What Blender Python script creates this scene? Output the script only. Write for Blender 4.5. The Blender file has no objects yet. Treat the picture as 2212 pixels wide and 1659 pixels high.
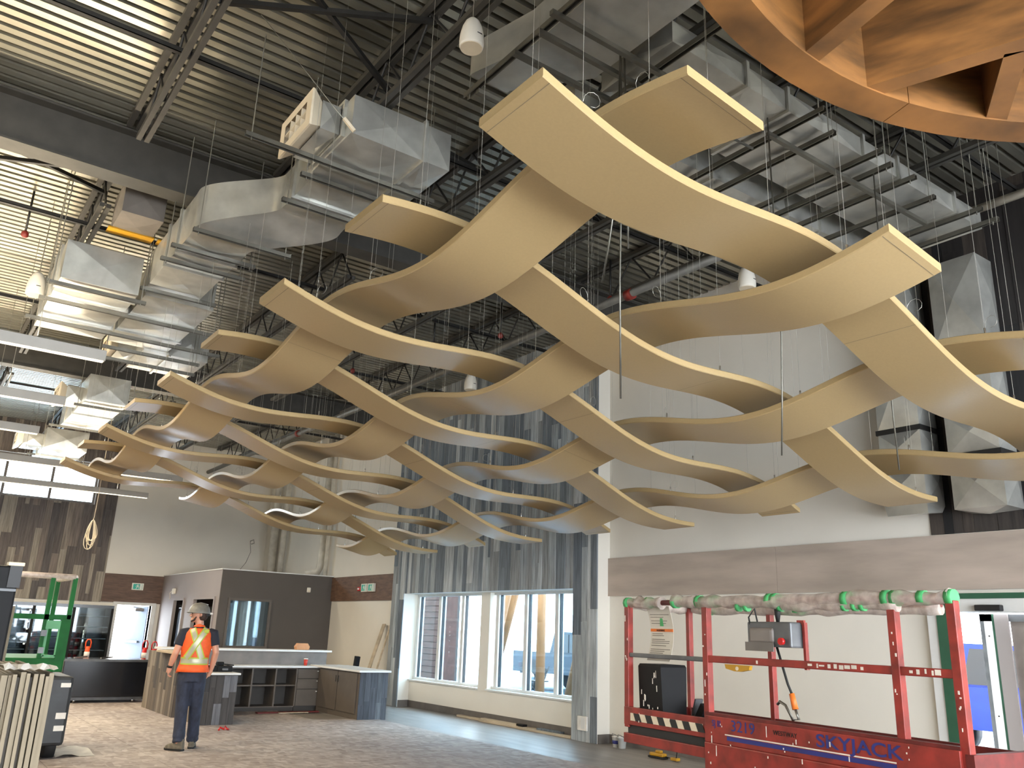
import bpy, bmesh, math, random
from mathutils import Vector, Matrix
random.seed(11)
SC = bpy.context.scene
COL = SC.collection
PI = math.pi

# ------------------------------------------------------------------ camera
def cam_matrix(yaw, pitch, roll, loc):
    cy, sy, cp, sp, cr, sr = (math.cos(yaw), math.sin(yaw), math.cos(pitch), math.sin(pitch), math.cos(roll), math.sin(roll))
    f = Vector((-sy * cp, cy * cp, sp)); r0 = Vector((cy, sy, 0)); u0 = r0.cross(f)
    r = cr * r0 + sr * u0; u = -sr * r0 + cr * u0
    m = Matrix((r, u, -f)).transposed().to_4x4(); m.translation = loc
    return m
cd = bpy.data.cameras.new('camera'); cam = bpy.data.objects.new('camera', cd); COL.objects.link(cam)
cd.sensor_fit = 'HORIZONTAL'; cd.sensor_width = 36; cd.lens = 1809.9 / 2212 * 36; cd.clip_end = 300; cd.clip_start = .05
cam.matrix_world = cam_matrix(math.radians(-35.603), math.radians(16.545), math.radians(2.102), (0, 0, 1.65))
SC.camera = cam

# ------------------------------------------------------------------ world, exposure, daylight
SC.view_settings.view_transform = 'Standard'; SC.view_settings.look = 'None'
SC.view_settings.gamma = 1; SC.view_settings.use_curve_mapping = False
SC.view_settings.exposure = 1.1
SC.cycles.use_denoising = True
SC.cycles.use_adaptive_sampling = True; SC.cycles.adaptive_threshold = .1; SC.cycles.adaptive_min_samples = 16
SC.cycles.max_bounces = 7; SC.cycles.diffuse_bounces = 4; SC.cycles.glossy_bounces = 3
SC.cycles.transmission_bounces = 6; SC.cycles.transparent_max_bounces = 8
SC.cycles.sample_clamp_indirect = 6; SC.cycles.caustics_reflective = False; SC.cycles.caustics_refractive = False
W = bpy.data.worlds.new('sky'); SC.world = W; W.use_nodes = True
bg = W.node_tree.nodes['Background']; bg.inputs[0].default_value = (.88, .94, 1.0, 1); bg.inputs[1].default_value = 9.0
def portal(name, loc, rot, sx, sy):
    l = bpy.data.lights.new(name, 'AREA'); l.shape = 'RECTANGLE'; l.size = sx; l.size_y = sy
    l.cycles.is_portal = True
    o = bpy.data.objects.new(name, l); COL.objects.link(o); o.location = loc; o.rotation_euler = rot
portal('daylight_window', (10.6, 14.4, 1.5), (0, PI / 2, 0), 2.2, 6.6)
portal('daylight_clerestory', (-.7, 27.95, 5.5), (-PI / 2, 0, 0), 10.8, 1.5)
portal('daylight_storefront', (2.2, -5.4, 2.2), (PI / 2, 0, 0), 14.9, 4.1)
portal('daylight_entry', (10.9, 4.0, 1.1), (0, PI / 2, 0), 2.3, 2.4)
portal('daylight_back_door', (6.2, 28.0, 1.05), (-PI / 2, 0, 0), 1.1, 2.1)
LAMP_DOWN = 120.0; LAMP_UP = 105.0; LAMP_COL = (1.0, .84, .60)

# ------------------------------------------------------------------ materials
def lin(c):
    return tuple((x / 12.92 if x <= .04045 else ((x + .055) / 1.055) ** 2.4) for x in (v / 255 for v in c))
MATS = {}
def nmat(name):
    m = bpy.data.materials.new(name); m.use_nodes = True
    nt = m.node_tree; b = nt.nodes['Principled BSDF']; MATS[name] = m
    return m, nt, b
def N(nt, t, **kw):
    n = nt.nodes.new(t)
    for k, v in kw.items(): setattr(n, k, v)
    return n
def coords(nt, scale, rand=False):
    g = N(nt, 'ShaderNodeNewGeometry'); mp = N(nt, 'ShaderNodeMapping'); mp.inputs['Scale'].default_value = scale
    nt.links.new(g.outputs['Position'], mp.inputs['Vector'])
    if rand:
        oi = N(nt, 'ShaderNodeObjectInfo'); mm = N(nt, 'ShaderNodeMath', operation='MULTIPLY'); mm.inputs[1].default_value = 37.0
        nt.links.new(oi.outputs['Random'], mm.inputs[0]); nt.links.new(mm.outputs[0], mp.inputs['Location'])
        return mp.outputs[0], oi
    return mp.outputs[0]
def ramp(nt, stops, interp='LINEAR'):
    r = N(nt, 'ShaderNodeValToRGB'); r.color_ramp.interpolation = interp
    e = r.color_ramp.elements
    while len(e) < len(stops): e.new(.5)
    for el, (p, c) in zip(e, stops): el.position = p; el.color = (*lin(c), 1)
    return r
def M(name, col, rough=.6, metal=0., var=.07, scale=(5, 5, 5), bump=0., spec=.5, detail=4, emit=None, es=0, trans=0, alpha=1):
    m, nt, b = nmat(name)
    v = coords(nt, scale)
    no = N(nt, 'ShaderNodeTexNoise'); no.inputs['Scale'].default_value = 1; no.inputs['Detail'].default_value = detail
    nt.links.new(v, no.inputs['Vector'])
    c0 = tuple(max(0, x * (1 - var)) for x in col); c1 = tuple(min(255, x * (1 + var)) for x in col)
    r = ramp(nt, [(.3, c0), (.7, c1)]); nt.links.new(no.outputs[0], r.inputs[0]); nt.links.new(r.outputs[0], b.inputs['Base Color'])
    b.inputs['Roughness'].default_value = rough; b.inputs['Metallic'].default_value = metal
    b.inputs['Specular IOR Level'].default_value = spec
    if bump:
        bp = N(nt, 'ShaderNodeBump'); bp.inputs['Strength'].default_value = bump; bp.inputs['Distance'].default_value = .01
        nt.links.new(no.outputs[0], bp.inputs['Height']); nt.links.new(bp.outputs[0], b.inputs['Normal'])
    if emit: b.inputs['Emission Color'].default_value = (*lin(emit), 1); b.inputs['Emission Strength'].default_value = es
    if trans: b.inputs['Transmission Weight'].default_value = trans
    if alpha < 1: b.inputs['Alpha'].default_value = alpha
    return m
def plankmat(name, cols, grain=(14, 14, .9), rough=.75, dark=.72):
    m, nt, b = nmat(name)
    v, oi = coords(nt, grain, True)
    no = N(nt, 'ShaderNodeTexNoise'); no.inputs['Scale'].default_value = 1.6; no.inputs['Detail'].default_value = 7; no.inputs['Roughness'].default_value = .65
    nt.links.new(v, no.inputs['Vector'])
    n = len(cols); r = ramp(nt, [(i / n, c) for i, c in enumerate(cols)], 'CONSTANT')
    nt.links.new(oi.outputs['Random'], r.inputs[0])
    g = ramp(nt, [(.32, (255 * dark,) * 3), (.62, (255,) * 3)]); nt.links.new(no.outputs[0], g.inputs[0])
    mx = N(nt, 'ShaderNodeMix', data_type='RGBA', blend_type='MULTIPLY'); mx.inputs[0].default_value = 1
    nt.links.new(r.outputs[0], mx.inputs[6]); nt.links.new(g.outputs[0], mx.inputs[7]); nt.links.new(mx.outputs[2], b.inputs['Base Color'])
    bp = N(nt, 'ShaderNodeBump'); bp.inputs['Strength'].default_value = .25; bp.inputs['Distance'].default_value = .006
    nt.links.new(no.outputs[0], bp.inputs['Height']); nt.links.new(bp.outputs[0], b.inputs['Normal'])
    b.inputs['Roughness'].default_value = rough
    return m
def osbmat(name):
    m, nt, b = nmat(name)
    v = coords(nt, (6, 17, 6)); vo = N(nt, 'ShaderNodeTexVoronoi'); vo.inputs['Scale'].default_value = 1.0; nt.links.new(v, vo.inputs['Vector'])
    v2 = coords(nt, (16, 7, 6)); vo2 = N(nt, 'ShaderNodeTexVoronoi'); nt.links.new(v2, vo2.inputs['Vector']); vo2.inputs['Scale'].default_value = 1.0
    v3 = coords(nt, (.35, .35, .35)); no = N(nt, 'ShaderNodeTexNoise'); no.inputs['Scale'].default_value = 1.; no.inputs['Detail'].default_value = 5; nt.links.new(v3, no.inputs['Vector'])
    mxv = N(nt, 'ShaderNodeMix', data_type='RGBA'); mxv.inputs[0].default_value = .5
    nt.links.new(vo.outputs['Color'], mxv.inputs[6]); nt.links.new(vo2.outputs['Color'], mxv.inputs[7])
    r = ramp(nt, [(.1, (144, 134, 128)), (.4, (171, 162, 156)), (.62, (187, 179, 174)), (.9, (212, 206, 202))])
    nt.links.new(mxv.outputs[2], r.inputs[0])
    d = ramp(nt, [(.35, (215, 210, 212)), (.65, (255, 252, 250))]); nt.links.new(no.outputs[0], d.inputs[0])
    mx = N(nt, 'ShaderNodeMix', data_type='RGBA', blend_type='MULTIPLY'); mx.inputs[0].default_value = 1
    nt.links.new(r.outputs[0], mx.inputs[6]); nt.links.new(d.outputs[0], mx.inputs[7]); nt.links.new(mx.outputs[2], b.inputs['Base Color'])
    b.inputs['Roughness'].default_value = .7
    bp = N(nt, 'ShaderNodeBump'); bp.inputs['Strength'].default_value = .2; bp.inputs['Distance'].default_value = .004
    nt.links.new(mxv.outputs[2], bp.inputs['Height']); nt.links.new(bp.outputs[0], b.inputs['Normal'])
    return m
def glassmat(name, tint=(230, 240, 245)):
    m, nt, b = nmat(name); out = nt.nodes['Material Output']
    tr = N(nt, 'ShaderNodeBsdfTransparent'); tr.inputs[0].default_value = (*lin(tint), 1)
    gl = N(nt, 'ShaderNodeBsdfGlossy'); gl.inputs['Roughness'].default_value = .02
    ms = N(nt, 'ShaderNodeMixShader'); ms.inputs[0].default_value = .05; nt.links.new(tr.outputs[0], ms.inputs[1]); nt.links.new(gl.outputs[0], ms.inputs[2])
    nt.links.new(ms.outputs[0], out.inputs[0])
    return m
M('white_wall', (226, 221, 210), .85, var=.02, scale=(.8, .8, .8))
M('white_trim', (215, 215, 212), .5, var=.02)
M('grey_light', (148, 140, 138), .6, var=.02, scale=(1, 1, 1))
M('grey_dark', (86, 80, 75), .75, var=.03, scale=(1, 1, 1))
M('base_grey', (104, 98, 92), .6)
M('frame_grey', (120, 112, 106), .5)
plankmat('plank_grey', [(170, 177, 180), (130, 139, 146), (196, 201, 202), (110, 119, 128), (153, 157, 158), (182, 189, 192), (122, 130, 137), (164, 171, 176)])
plankmat('plank_brown', [(138, 126, 117), (116, 107, 102), (156, 144, 132), (102, 96, 94), (128, 116, 107), (168, 158, 144), (110, 102, 98)])
plankmat('plank_dark', [(44, 40, 38), (30, 29, 30), (60, 54, 50), (38, 34, 33), (24, 24, 26), (70, 62, 56)])
plankmat('plank_counter', [(122, 112, 102), (98, 90, 84), (140, 130, 118), (80, 76, 74), (112, 102, 92), (150, 140, 128)])
plankmat('plank_counter_dark', [(66, 64, 64), (82, 82, 84), (58, 56, 56), (120, 120, 124), (74, 70, 68)])
plankmat('plank_slate', [(92, 97, 104), (74, 78, 86), (112, 117, 124), (66, 70, 78), (84, 88, 96)])
plankmat('brown_board', [(112, 84, 66), (118, 90, 72), (106, 80, 64)], (2.2, 2.2, 12), .55, .75)
M('stone_board', (172, 158, 146), .55, var=.09, scale=(1.2, .7, 4), detail=9)
osbmat('osb')
M('vinyl', (140, 135, 130), .45, var=.08, scale=(7, .9, 3), detail=6)
M('deck_metal', (158, 155, 142), .28, .8, var=.12, scale=(.6, 3, 3))
M('steel_dark', (66, 64, 60), .55, .2, var=.08)
M('steel_black', (36, 35, 34), .5, .2)
M('galv', (192, 192, 186), .28, .65, var=.10, scale=(3, 3, 3), detail=6)
M('strut', (120, 118, 110), .4, .8)
M('rod', (165, 163, 155), .35, .8)
M('wire', (185, 182, 172), .4, .7)
M('tan', (170, 146, 104), .29, var=.012, scale=(60, 60, 60), spec=.6)
M('cream', (222, 208, 182), .5, var=.03)
M('white_plastic', (225, 220, 208), .45, var=.02)
M('lamp_grey', (176, 172, 164), .5, var=.02)
M('ring_ply', (118, 80, 42), .5, var=.3, scale=(2.0, 2.0, 9), detail=9)
M('yellow_paint', (184, 136, 28), .5)
M('red_paint', (134, 44, 36), .45, var=.18, scale=(8, 8, 8), detail=8)
M('red_dark', (98, 30, 27), .5, var=.2, scale=(9, 9, 9), detail=8)
M('paint_splash', (222, 214, 200), .6)
M('blue_paint', (38, 44, 110), .5, var=.1)
M('black_paint', (24, 24, 26), .5)
M('orange_paint', (214, 110, 40), .5)
M('green_paint', (6, 82, 30), .55, var=.12, spec=.2)
M('green_light', (60, 140, 84), .45)
M('green_tape', (70, 160, 96), .5, var=.08)
M('green_dark', (38, 84, 62), .5)
M('black_gloss', (22, 24, 30), .18, var=.1)
M('black_matte', (15, 15, 17), .6, var=.15, spec=.25)
M('chassis_grey', (50, 52, 54), .5, .2, var=.12)
M('grey_steel', (96, 98, 100), .45, .4, var=.15)
M('chrome', (200, 200, 200), .15, 1)
M('counter_white', (228, 228, 226), .3, var=.02)
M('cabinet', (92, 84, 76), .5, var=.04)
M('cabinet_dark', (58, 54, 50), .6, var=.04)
M('cardboard', (196, 142, 100), .7)
M('paper', (226, 222, 214), .7)
M('placard', (206, 200, 186), .6, var=.04)
M('print_grey', (120, 114, 104), .7)
M('cup_red', (196, 58, 44), .5)
M('lumber', (186, 170, 146), .7, var=.1, scale=(8, 2, 8))
M('board_tan', (122, 110, 89), .7, var=.08, scale=(3, 3, 1))
M('gap_shade', (64, 58, 50), .7)  # dark tone painted for the shade between the standing boards
M('black_rubber', (20, 20, 20), .7)
M('skin', (196, 142, 116), .5, var=.03)
M('hair', (52, 36, 28), .7, var=.2, scale=(60, 60, 60))
M('helmet', (108, 106, 99), .4, var=.06, scale=(30, 30, 30))
M('shirt', (30, 32, 44), .8)
M('denim', (40, 45, 60), .8, var=.22, scale=(16, 16, 9), detail=6, bump=.2)
M('boot', (104, 96, 82), .8, var=.15, scale=(20, 20, 20))
M('vest', (232, 92, 34), .6, var=.08, scale=(12, 12, 12))
M('reflective', (168, 165, 142), .35, .2)
M('lime', (164, 178, 60), .6)
M('exit_green', (28, 104, 88), .5, emit=(28, 104, 88), es=.6)
M('lamp_lens', (255, 244, 220), .5, emit=(255, 236, 205), es=1.2)
M('door_blue', (84, 98, 116), .5, var=.03)
M('asphalt_shade', (88, 104, 118), .8, var=.06, scale=(.4, .4, .4))  # asphalt with the building's bluish shade put into its colour
M('snow', (236, 240, 246), .8, var=.03)
M('log', (136, 92, 54), .7, var=.1, scale=(9, 9, 1))
M('brick_red', (84, 56, 48), .8, var=.1)
M('mortar', (90, 82, 78), .9)
M('truck_blue', (12, 40, 120), .25, .3)
M('truck_grey', (40, 50, 60), .3, .3)
M('tail_red', (190, 30, 30), .3)
M('plastic_wrap', (196, 182, 172), .3, var=.14, scale=(18, 18, 18), bump=.9, trans=.0, alpha=.62)
glassmat('glass'); glassmat('glass_dark', (90, 96, 100))
M('dark_interior', (40, 38, 36), .8)
M('concrete', (120, 118, 116), .8)
M('cone_orange', (230, 80, 30), .5)
M('pipe_white', (206, 200, 186), .5)
M('pipe_grey', (104, 102, 96), .45, .4)
M('pipe_red', (116, 36, 28), .5)
def mt(n): return MATS[n]

# ------------------------------------------------------------------ mesh helpers
WL = {}
class MB:
    def __init__(s): s.v = []; s.f = []; s.sm = []
    def add(s, vs, fs, smooth=False):
        o = len(s.v); s.v += [tuple(a) for a in vs]
        for f in fs: s.f.append(tuple(i + o for i in f)); s.sm.append(smooth)
        return s
    def box(s, x0, x1, y0, y1, z0, z1):
        return s.add([(x0, y0, z0), (x1, y0, z0), (x1, y1, z0), (x0, y1, z0), (x0, y0, z1), (x1, y0, z1), (x1, y1, z1), (x0, y1, z1)],
                     [(0, 3, 2, 1), (4, 5, 6, 7), (0, 1, 5, 4), (1, 2, 6, 5), (2, 3, 7, 6), (3, 0, 4, 7)])
    def cbox(s, c, d): return s.box(c[0] - d[0] / 2, c[0] + d[0] / 2, c[1] - d[1] / 2, c[1] + d[1] / 2, c[2] - d[2] / 2, c[2] + d[2] / 2)
    def bbox(s, x0, x1, y0, y1, z0, z1, b=.01):
        bm = bmesh.new(); bmesh.ops.create_cube(bm, size=1)
        for v in bm.verts: v.co = Vector(((x0 + x1) / 2 + v.co.x * (x1 - x0), (y0 + y1) / 2 + v.co.y * (y1 - y0), (z0 + z1) / 2 + v.co.z * (z1 - z0)))
        bmesh.ops.bevel(bm, geom=bm.edges[:], offset=b, segments=2, affect='EDGES', profile=.5)
        bm.verts.index_update()
        s.add([v.co[:] for v in bm.verts], [[v.index for v in f.verts] for f in bm.faces]); bm.free(); return s
    def bar(s, p, q, w, h, up=(0, 0, 1)):
        p = Vector(p); q = Vector(q); d = (q - p).normalized(); up = Vector(up)
        if abs(d.dot(up)) > .99: up = Vector((1, 0, 0))
        a = d.cross(up).normalized() * w / 2; b = a.normalized().cross(d).normalized() * h / 2
        vs = [p - a - b, p + a - b, p + a + b, p - a + b, q - a - b, q + a - b, q + a + b, q - a + b]
        return s.add(vs, [(0, 1, 2, 3), (4, 7, 6, 5), (0, 4, 5, 1), (1, 5, 6, 2), (2, 6, 7, 3), (3, 7, 4, 0)])
    def tube(s, pts, r, n=8, caps=True, smooth=True):
        pts = [Vector(p) for p in pts]; rs = r if isinstance(r, (list, tuple)) else [r] * len(pts)
        t0 = (pts[1] - pts[0]).normalized(); ref = Vector((0, 0, 1)) if abs(t0.z) < .9 else Vector((1, 0, 0))
        a = t0.cross(ref).normalized(); vs = []; m = len(pts)
        for i, p in enumerate(pts):
            t = (pts[min(i + 1, m - 1)] - pts[max(i - 1, 0)]).normalized()
            a = (a - t * a.dot(t)).normalized(); b = t.cross(a)
            for k in range(n):
                c = 2 * PI * k / n; vs.append(p + (a * math.cos(c) + b * math.sin(c)) * rs[i])
        fs = [(i * n + k, i * n + (k + 1) % n, (i + 1) * n + (k + 1) % n, (i + 1) * n + k) for i in range(m - 1) for k in range(n)]
        o = len(s.v); s.add(vs, fs, smooth)
        if caps: s.f += [tuple(o + k for k in range(n))[::-1], tuple(o + (m - 1) * n + k for k in range(n))]; s.sm += [False, False]
        return s
    def lathe(s, prof, c=(0, 0, 0), n=16, axis='Z', smooth=True, sx=1, sy=1):
        vs = []
        for r, z in prof:
            for k in range(n):
                a = 2 * PI * k / n; x, y = r * math.cos(a) * sx, r * math.sin(a) * sy
                p = (x, y, z) if axis == 'Z' else ((z, x, y) if axis == 'X' else (y, z, x))
                vs.append((c[0] + p[0], c[1] + p[1], c[2] + p[2]))
        m = len(prof)
        fs = [(i * n + k, i * n + (k + 1) % n, (i + 1) * n + (k + 1) % n, (i + 1) * n + k) for i in range(m - 1) for k in range(n)]
        o = len(s.v); s.add(vs, fs, smooth)
        s.f += [tuple(o + k for k in range(n))[::-1], tuple(o + (m - 1) * n + k for k in range(n))]; s.sm += [False, False]
        return s
    def rings(s, rs, closed=True, caps=True, smooth=False):
        n = len(rs[0]); vs = [p for r in rs for p in r]; m = len(rs)
        rng = range(n) if closed else range(n - 1)
        fs = [(i * n + k, i * n + (k + 1) % n, (i + 1) * n + (k + 1) % n, (i + 1) * n + k) for i in range(m - 1) for k in rng]
        o = len(s.v); s.add(vs, fs, smooth)
        if caps and closed: s.f += [tuple(o + k for k in range(n))[::-1], tuple(o + (m - 1) * n + k for k in range(n))]; s.sm += [False, False]
        return s
    def prism(s, poly, fn, t0, t1):
        n = len(poly); vs = [fn(a, b, t0) for a, b in poly] + [fn(a, b, t1) for a, b in poly]
        fs = [tuple(range(n))[::-1], tuple(range(n, 2 * n))] + [(i, (i + 1) % n, n + (i + 1) % n, n + i) for i in range(n)]
        return s.add(vs, fs)
    def mesh(s, name):
        c = Vector((0, 0, 0))
        xs = [v[0] for v in s.v]; ys = [v[1] for v in s.v]; zs = [v[2] for v in s.v]
        c = Vector(((min(xs) + max(xs)) / 2, (min(ys) + max(ys)) / 2, (min(zs) + max(zs)) / 2))
        me = bpy.data.meshes.new(name); me.from_pydata([(v[0] - c.x, v[1] - c.y, v[2] - c.z) for v in s.v], [], s.f)
        bm = bmesh.new(); bm.from_mesh(me); bmesh.ops.recalc_face_normals(bm, faces=bm.faces[:]); bm.to_mesh(me); bm.free()
        me.polygons.foreach_set('use_smooth', s.sm[:len(me.polygons)] if len(s.sm) == len(me.polygons) else [False] * len(me.polygons))
        return me, c
    def build(s, name, mat, parent=None, kind=None, label=None, smooth=False):
        if smooth: s.sm = [True] * len(s.f)
        me, c = s.mesh(name); me.materials.append(mt(mat) if isinstance(mat, str) else mat)
        o = bpy.data.objects.new(name, me); COL.objects.link(o)
        WL[o] = c
        if parent is not None: o.parent = parent; o.location = c - WL[parent]
        else: o.location = c
        if kind: o['kind'] = kind
        if label: o['label'] = label
        return o
def B(): return MB()
def tag(o, label, cat, group=None):
    o['label'] = label; o['category'] = cat
    if group: o['group'] = group
    return o
def thing(name, label, cat, loc=(0, 0, 0), rotz=0, group=None, local=False):
    o = bpy.data.objects.new(name, None); COL.objects.link(o); o.location = loc; o.rotation_euler = (0, 0, rotz); o.empty_display_size = .1
    WL[o] = Vector((0, 0, 0)) if local else Vector(loc)
    return tag(o, label, cat, group)
def struct(name, mb, mat, parent=None): return mb.build(name, mat, parent, kind=None if parent else 'structure')
UNIT = {}
def unitmesh(name, mat, kind='box'):
    k = (name, mat, kind)
    if k not in UNIT:
        b = B()
        if kind == 'box': b.box(-.5, .5, -.5, .5, -.5, .5)
        else: b.lathe([(1, -.5), (1, .5)], n=6)
        me, c = b.mesh(name); me.materials.append(mt(mat)); UNIT[k] = me
    return UNIT[k]
def piece(name, mat, parent, c, d, kind='box', rot=None):
    o = bpy.data.objects.new(name, unitmesh(name, mat, kind)); COL.objects.link(o)
    o.parent = parent; o.location = Vector(c) - WL[parent]; o.scale = d; WL[o] = Vector(c)
    if rot: o.rotation_euler = rot
    return o
def rod(name, mat, parent, p, q, r):
    p = Vector(p); q = Vector(q); d = q - p
    o = bpy.data.objects.new(name, unitmesh(name, mat, 'cyl')); COL.objects.link(o); o.parent = parent; c = (p + q) / 2
    o.location = c - WL[parent]; o.scale = (r, r, d.length); o.rotation_mode = 'QUATERNION'
    o.rotation_quaternion = Vector((0, 0, 1)).rotation_difference(d.normalized()); WL[o] = c
    return o
def copy_tree(o, parent=None):
    c = o.copy(); COL.objects.link(c); c.parent = parent
    for ch in o.children: copy_tree(ch, c)
    return c
ORD = ['first', 'second', 'third', 'fourth', 'fifth', 'sixth', 'seventh', 'eighth', 'ninth', 'tenth', 'eleventh', 'twelfth', 'thirteenth', 'fourteenth', 'fifteenth', 'sixteenth']
def text(name, body, mat, parent, size, origin, xdir, ydir, ext=.001, align='LEFT', sx=1, bold=0):
    cu = bpy.data.curves.new(name, 'FONT'); cu.body = body; cu.size = size; cu.extrude = ext; cu.align_x = align; cu.offset = bold
    t = bpy.data.objects.new(name, cu); COL.objects.link(t); bpy.context.view_layer.update()
    me = bpy.data.meshes.new_from_object(t.evaluated_get(bpy.context.evaluated_depsgraph_get()))
    bpy.data.objects.remove(t); X = Vector(xdir).normalized(); Y = Vector(ydir).normalized(); Z = X.cross(Y)
    for v in me.vertices: v.co = X * v.co.x * sx + Y * v.co.y + Z * v.co.z
    me.materials.clear(); me.materials.append(mt(mat)); me.name = name
    o = bpy.data.objects.new(name, me); COL.objects.link(o); o.parent = parent; o.location = Vector(origin) - WL[parent]; WL[o] = Vector(origin)
    return o

# ================================================================== STRUCTURE
ZD = 7.1; XW = 9.95; XC = 9.66; YB = 27.6
def panel(mb, axis, c0, c1, u0, u1, z0, z1, holes):
    us = sorted({u0, u1, *[h[0] for h in holes], *[h[1] for h in holes]}); zs = sorted({z0, z1, *[h[2] for h in holes], *[h[3] for h in holes]})
    us = [u for u in us if u0 <= u <= u1]; zs = [z for z in zs if z0 <= z <= z1]
    for a, b in zip(us, us[1:]):
        for c, d in zip(zs, zs[1:]):
            um, zm = (a + b) / 2, (c + d) / 2
            if any(h[0] < um < h[1] and h[2] < zm < h[3] for h in holes): continue
            mb.box(c0, c1, a, b, c, d) if axis == 'X' else mb.box(a, b, c0, c1, c, d)
    return mb
floor = struct('floor', B().box(-9, 10.2, -5, 27.85, -.3, 0), 'vinyl')
for i in range(9):
    for j in range(9):
        x1 = 8.0 - 1.222 * i; y0 = -1.8 + 2.444 * j + (1.222 if i % 2 else 0)
        if y0 > 14 and i < 1: continue
        piece('osb_sheet', 'osb', floor, (x1 - .61, y0 + 1.22, .005 + random.uniform(0, .002)), (1.216, 2.438, .011))
W1 = (14.69, 17.47, .58, 2.42); W2 = (11.2, 14.37, .58, 2.42); ED = (2.7, 5.3, -.01, 2.2)
wr = struct('wall_right', panel(B(), 'X', XW, 10.2, -5, YB, 0, 7.2, [W1, W2, ED]), 'white_wall')
CL = (-6.0, 4.6, 4.88, 6.12); BD = (5.69, 6.66, -.01, 2.05)
wb = struct('wall_back', panel(B(), 'Y', YB, 27.85, -9, 10.2, 0, 7.2, [CL, BD]), 'white_wall')
SF = (-5.25, 9.6, .2, 4.2)
wf = struct('wall_front', panel(B(), 'Y', -5.25, -5, -9, 10.2, 0, 7.2, [SF]), 'white_wall')
wl = struct('wall_left', B().box(-9.25, -9, -5.25, 27.85, 0, 7.2), 'white_wall')
ceil = struct('ceiling', B().box(-9.2, 10.2, -5.2, 27.85, 7.2, 7.4), 'steel_dark')
# ribbed steel deck sheets
prof = []
for k in range(6):
    y = k * .152; prof += [(y, 0), (y + .092, 0), (y + .1, .072), (y + .144, .072)]
prof.append((.912, 0))
db = B(); n = len(prof)
db.add([(-9.0, y, z) for y, z in prof] + [(9.93, y, z) for y, z in prof], [(i, i + 1, n + i + 1, n + i) for i in range(n - 1)])
dk = db.build('deck_sheet', 'deck_metal', ceil); c0 = WL[dk].copy()
for k in range(36):
    o = dk if k == 0 else dk.copy()
    if k: COL.objects.link(o)
    o.location = Vector((c0.x, -4.9 + .912 * k + .456, ZD + .036)) - WL[ceil]
# window surround: projecting box clad in grey barn boards
sur = struct('wall_window_surround', B().box(XC + .02, XW, 10.83, 11.45, 0, 7.15).box(XC + .02, XW, 17.45, 18.0, 0, 7.15).box(XC + .02, XW, 11.45, 17.45, 2.43, 7.15), 'white_wall')
def clad(parent, mat, axis, c, u0, u1, z0, z1, holes=(), wmin=.09, wmax=.2, lmin=1.0, lmax=2.8, th=.02, sgn=-1):
    u = u0
    while u < u1 - .01:
        w = random.choice((wmin, (wmin + wmax) / 2, wmax)) * random.uniform(.9, 1.1)
        if u + w > u1 - .05: w = u1 - u
        z = z0 - random.uniform(0, 1.4)
        while z < z1:
            l = random.uniform(lmin, lmax); a, b = max(z, z0), min(z + l, z1); z += l
            if b - a < .03: continue
            segs = [(a, b)]
            for h in holes:
                if u + w / 2 > h[0] and u + w / 2 < h[1]:
                    ns = []
                    for p, q in segs:
                        if q <= h[2] or p >= h[3]: ns.append((p, q)); continue
                        if p < h[2]: ns.append((p, h[2]))
                        if q > h[3]: ns.append((h[3], q))
                    segs = ns
            for p, q in segs:
                if q - p < .03: continue
                t = th + random.choice((0, .003, .006)); cc = c + sgn * t / 2
                ctr = (cc, u + w / 2, (p + q) / 2) if axis == 'X' else (u + w / 2, cc, (p + q) / 2)
                dim = (t, w - .003, q - p - .002) if axis == 'X' else (w - .003, t, q - p - .002)
                piece('plank', mat, parent, ctr, dim)
        u += w
clad(sur, 'plank_grey', 'X', XC + .02, 10.83, 11.45, 0, 7.1)
clad(sur, 'plank_grey', 'X', XC + .02, 11.45, 17.45, 2.43, 7.1)
clad(sur, 'plank_grey', 'X', XC + .02, 17.45, 18.0, 0, 7.1)
clad(wb, 'plank_brown', 'Y', YB, -1.5, 5.22, 2.1, 7.1, [CL], .1, .26)
clad(wr, 'plank_dark', 'X', XW, 1.2, 5.2, 2.94, 7.1, (), .12, .26)
# bands
tr = struct('trim_1', B().box(XW - .03, XW, 1.0, 10.86, 2.31, 2.925), 'base_grey')
for a, b in ((7.405, 10.87), (3.93, 7.40), (1.0, 3.925)): piece('laminate_board', 'stone_board', tr, (XW - .036, (a + b) / 2, 2.6175), (.014, b - a, .625))
tr2 = struct('trim_2', B().box(XW - .03, XW, 18.0, 22.0, 2.31, 2.925), 'base_grey'); piece('laminate_board', 'brown_board', tr2, (XW - .036, 20, 2.6175), (.014, 4.0, .625))
tr3 = struct('trim_3', B().box(5.22, 6.9, YB - .03, YB, 2.12, 2.925), 'base_grey'); piece('laminate_board', 'brown_board', tr3, (6.06, YB - .036, 2.5225), (1.68, .014, .815))
bb = struct('baseboard_right', B().box(XW - .015, XW, 5.3, 10.83, 0, .14).box(XW - .015, XW, 11.45, 17.45, 0, .14).box(XC + .03, XW, 10.815, 10.83, 0, .14).box(XC + .03, XW, 17.435, 17.45, 0, .14), 'base_grey')
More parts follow.
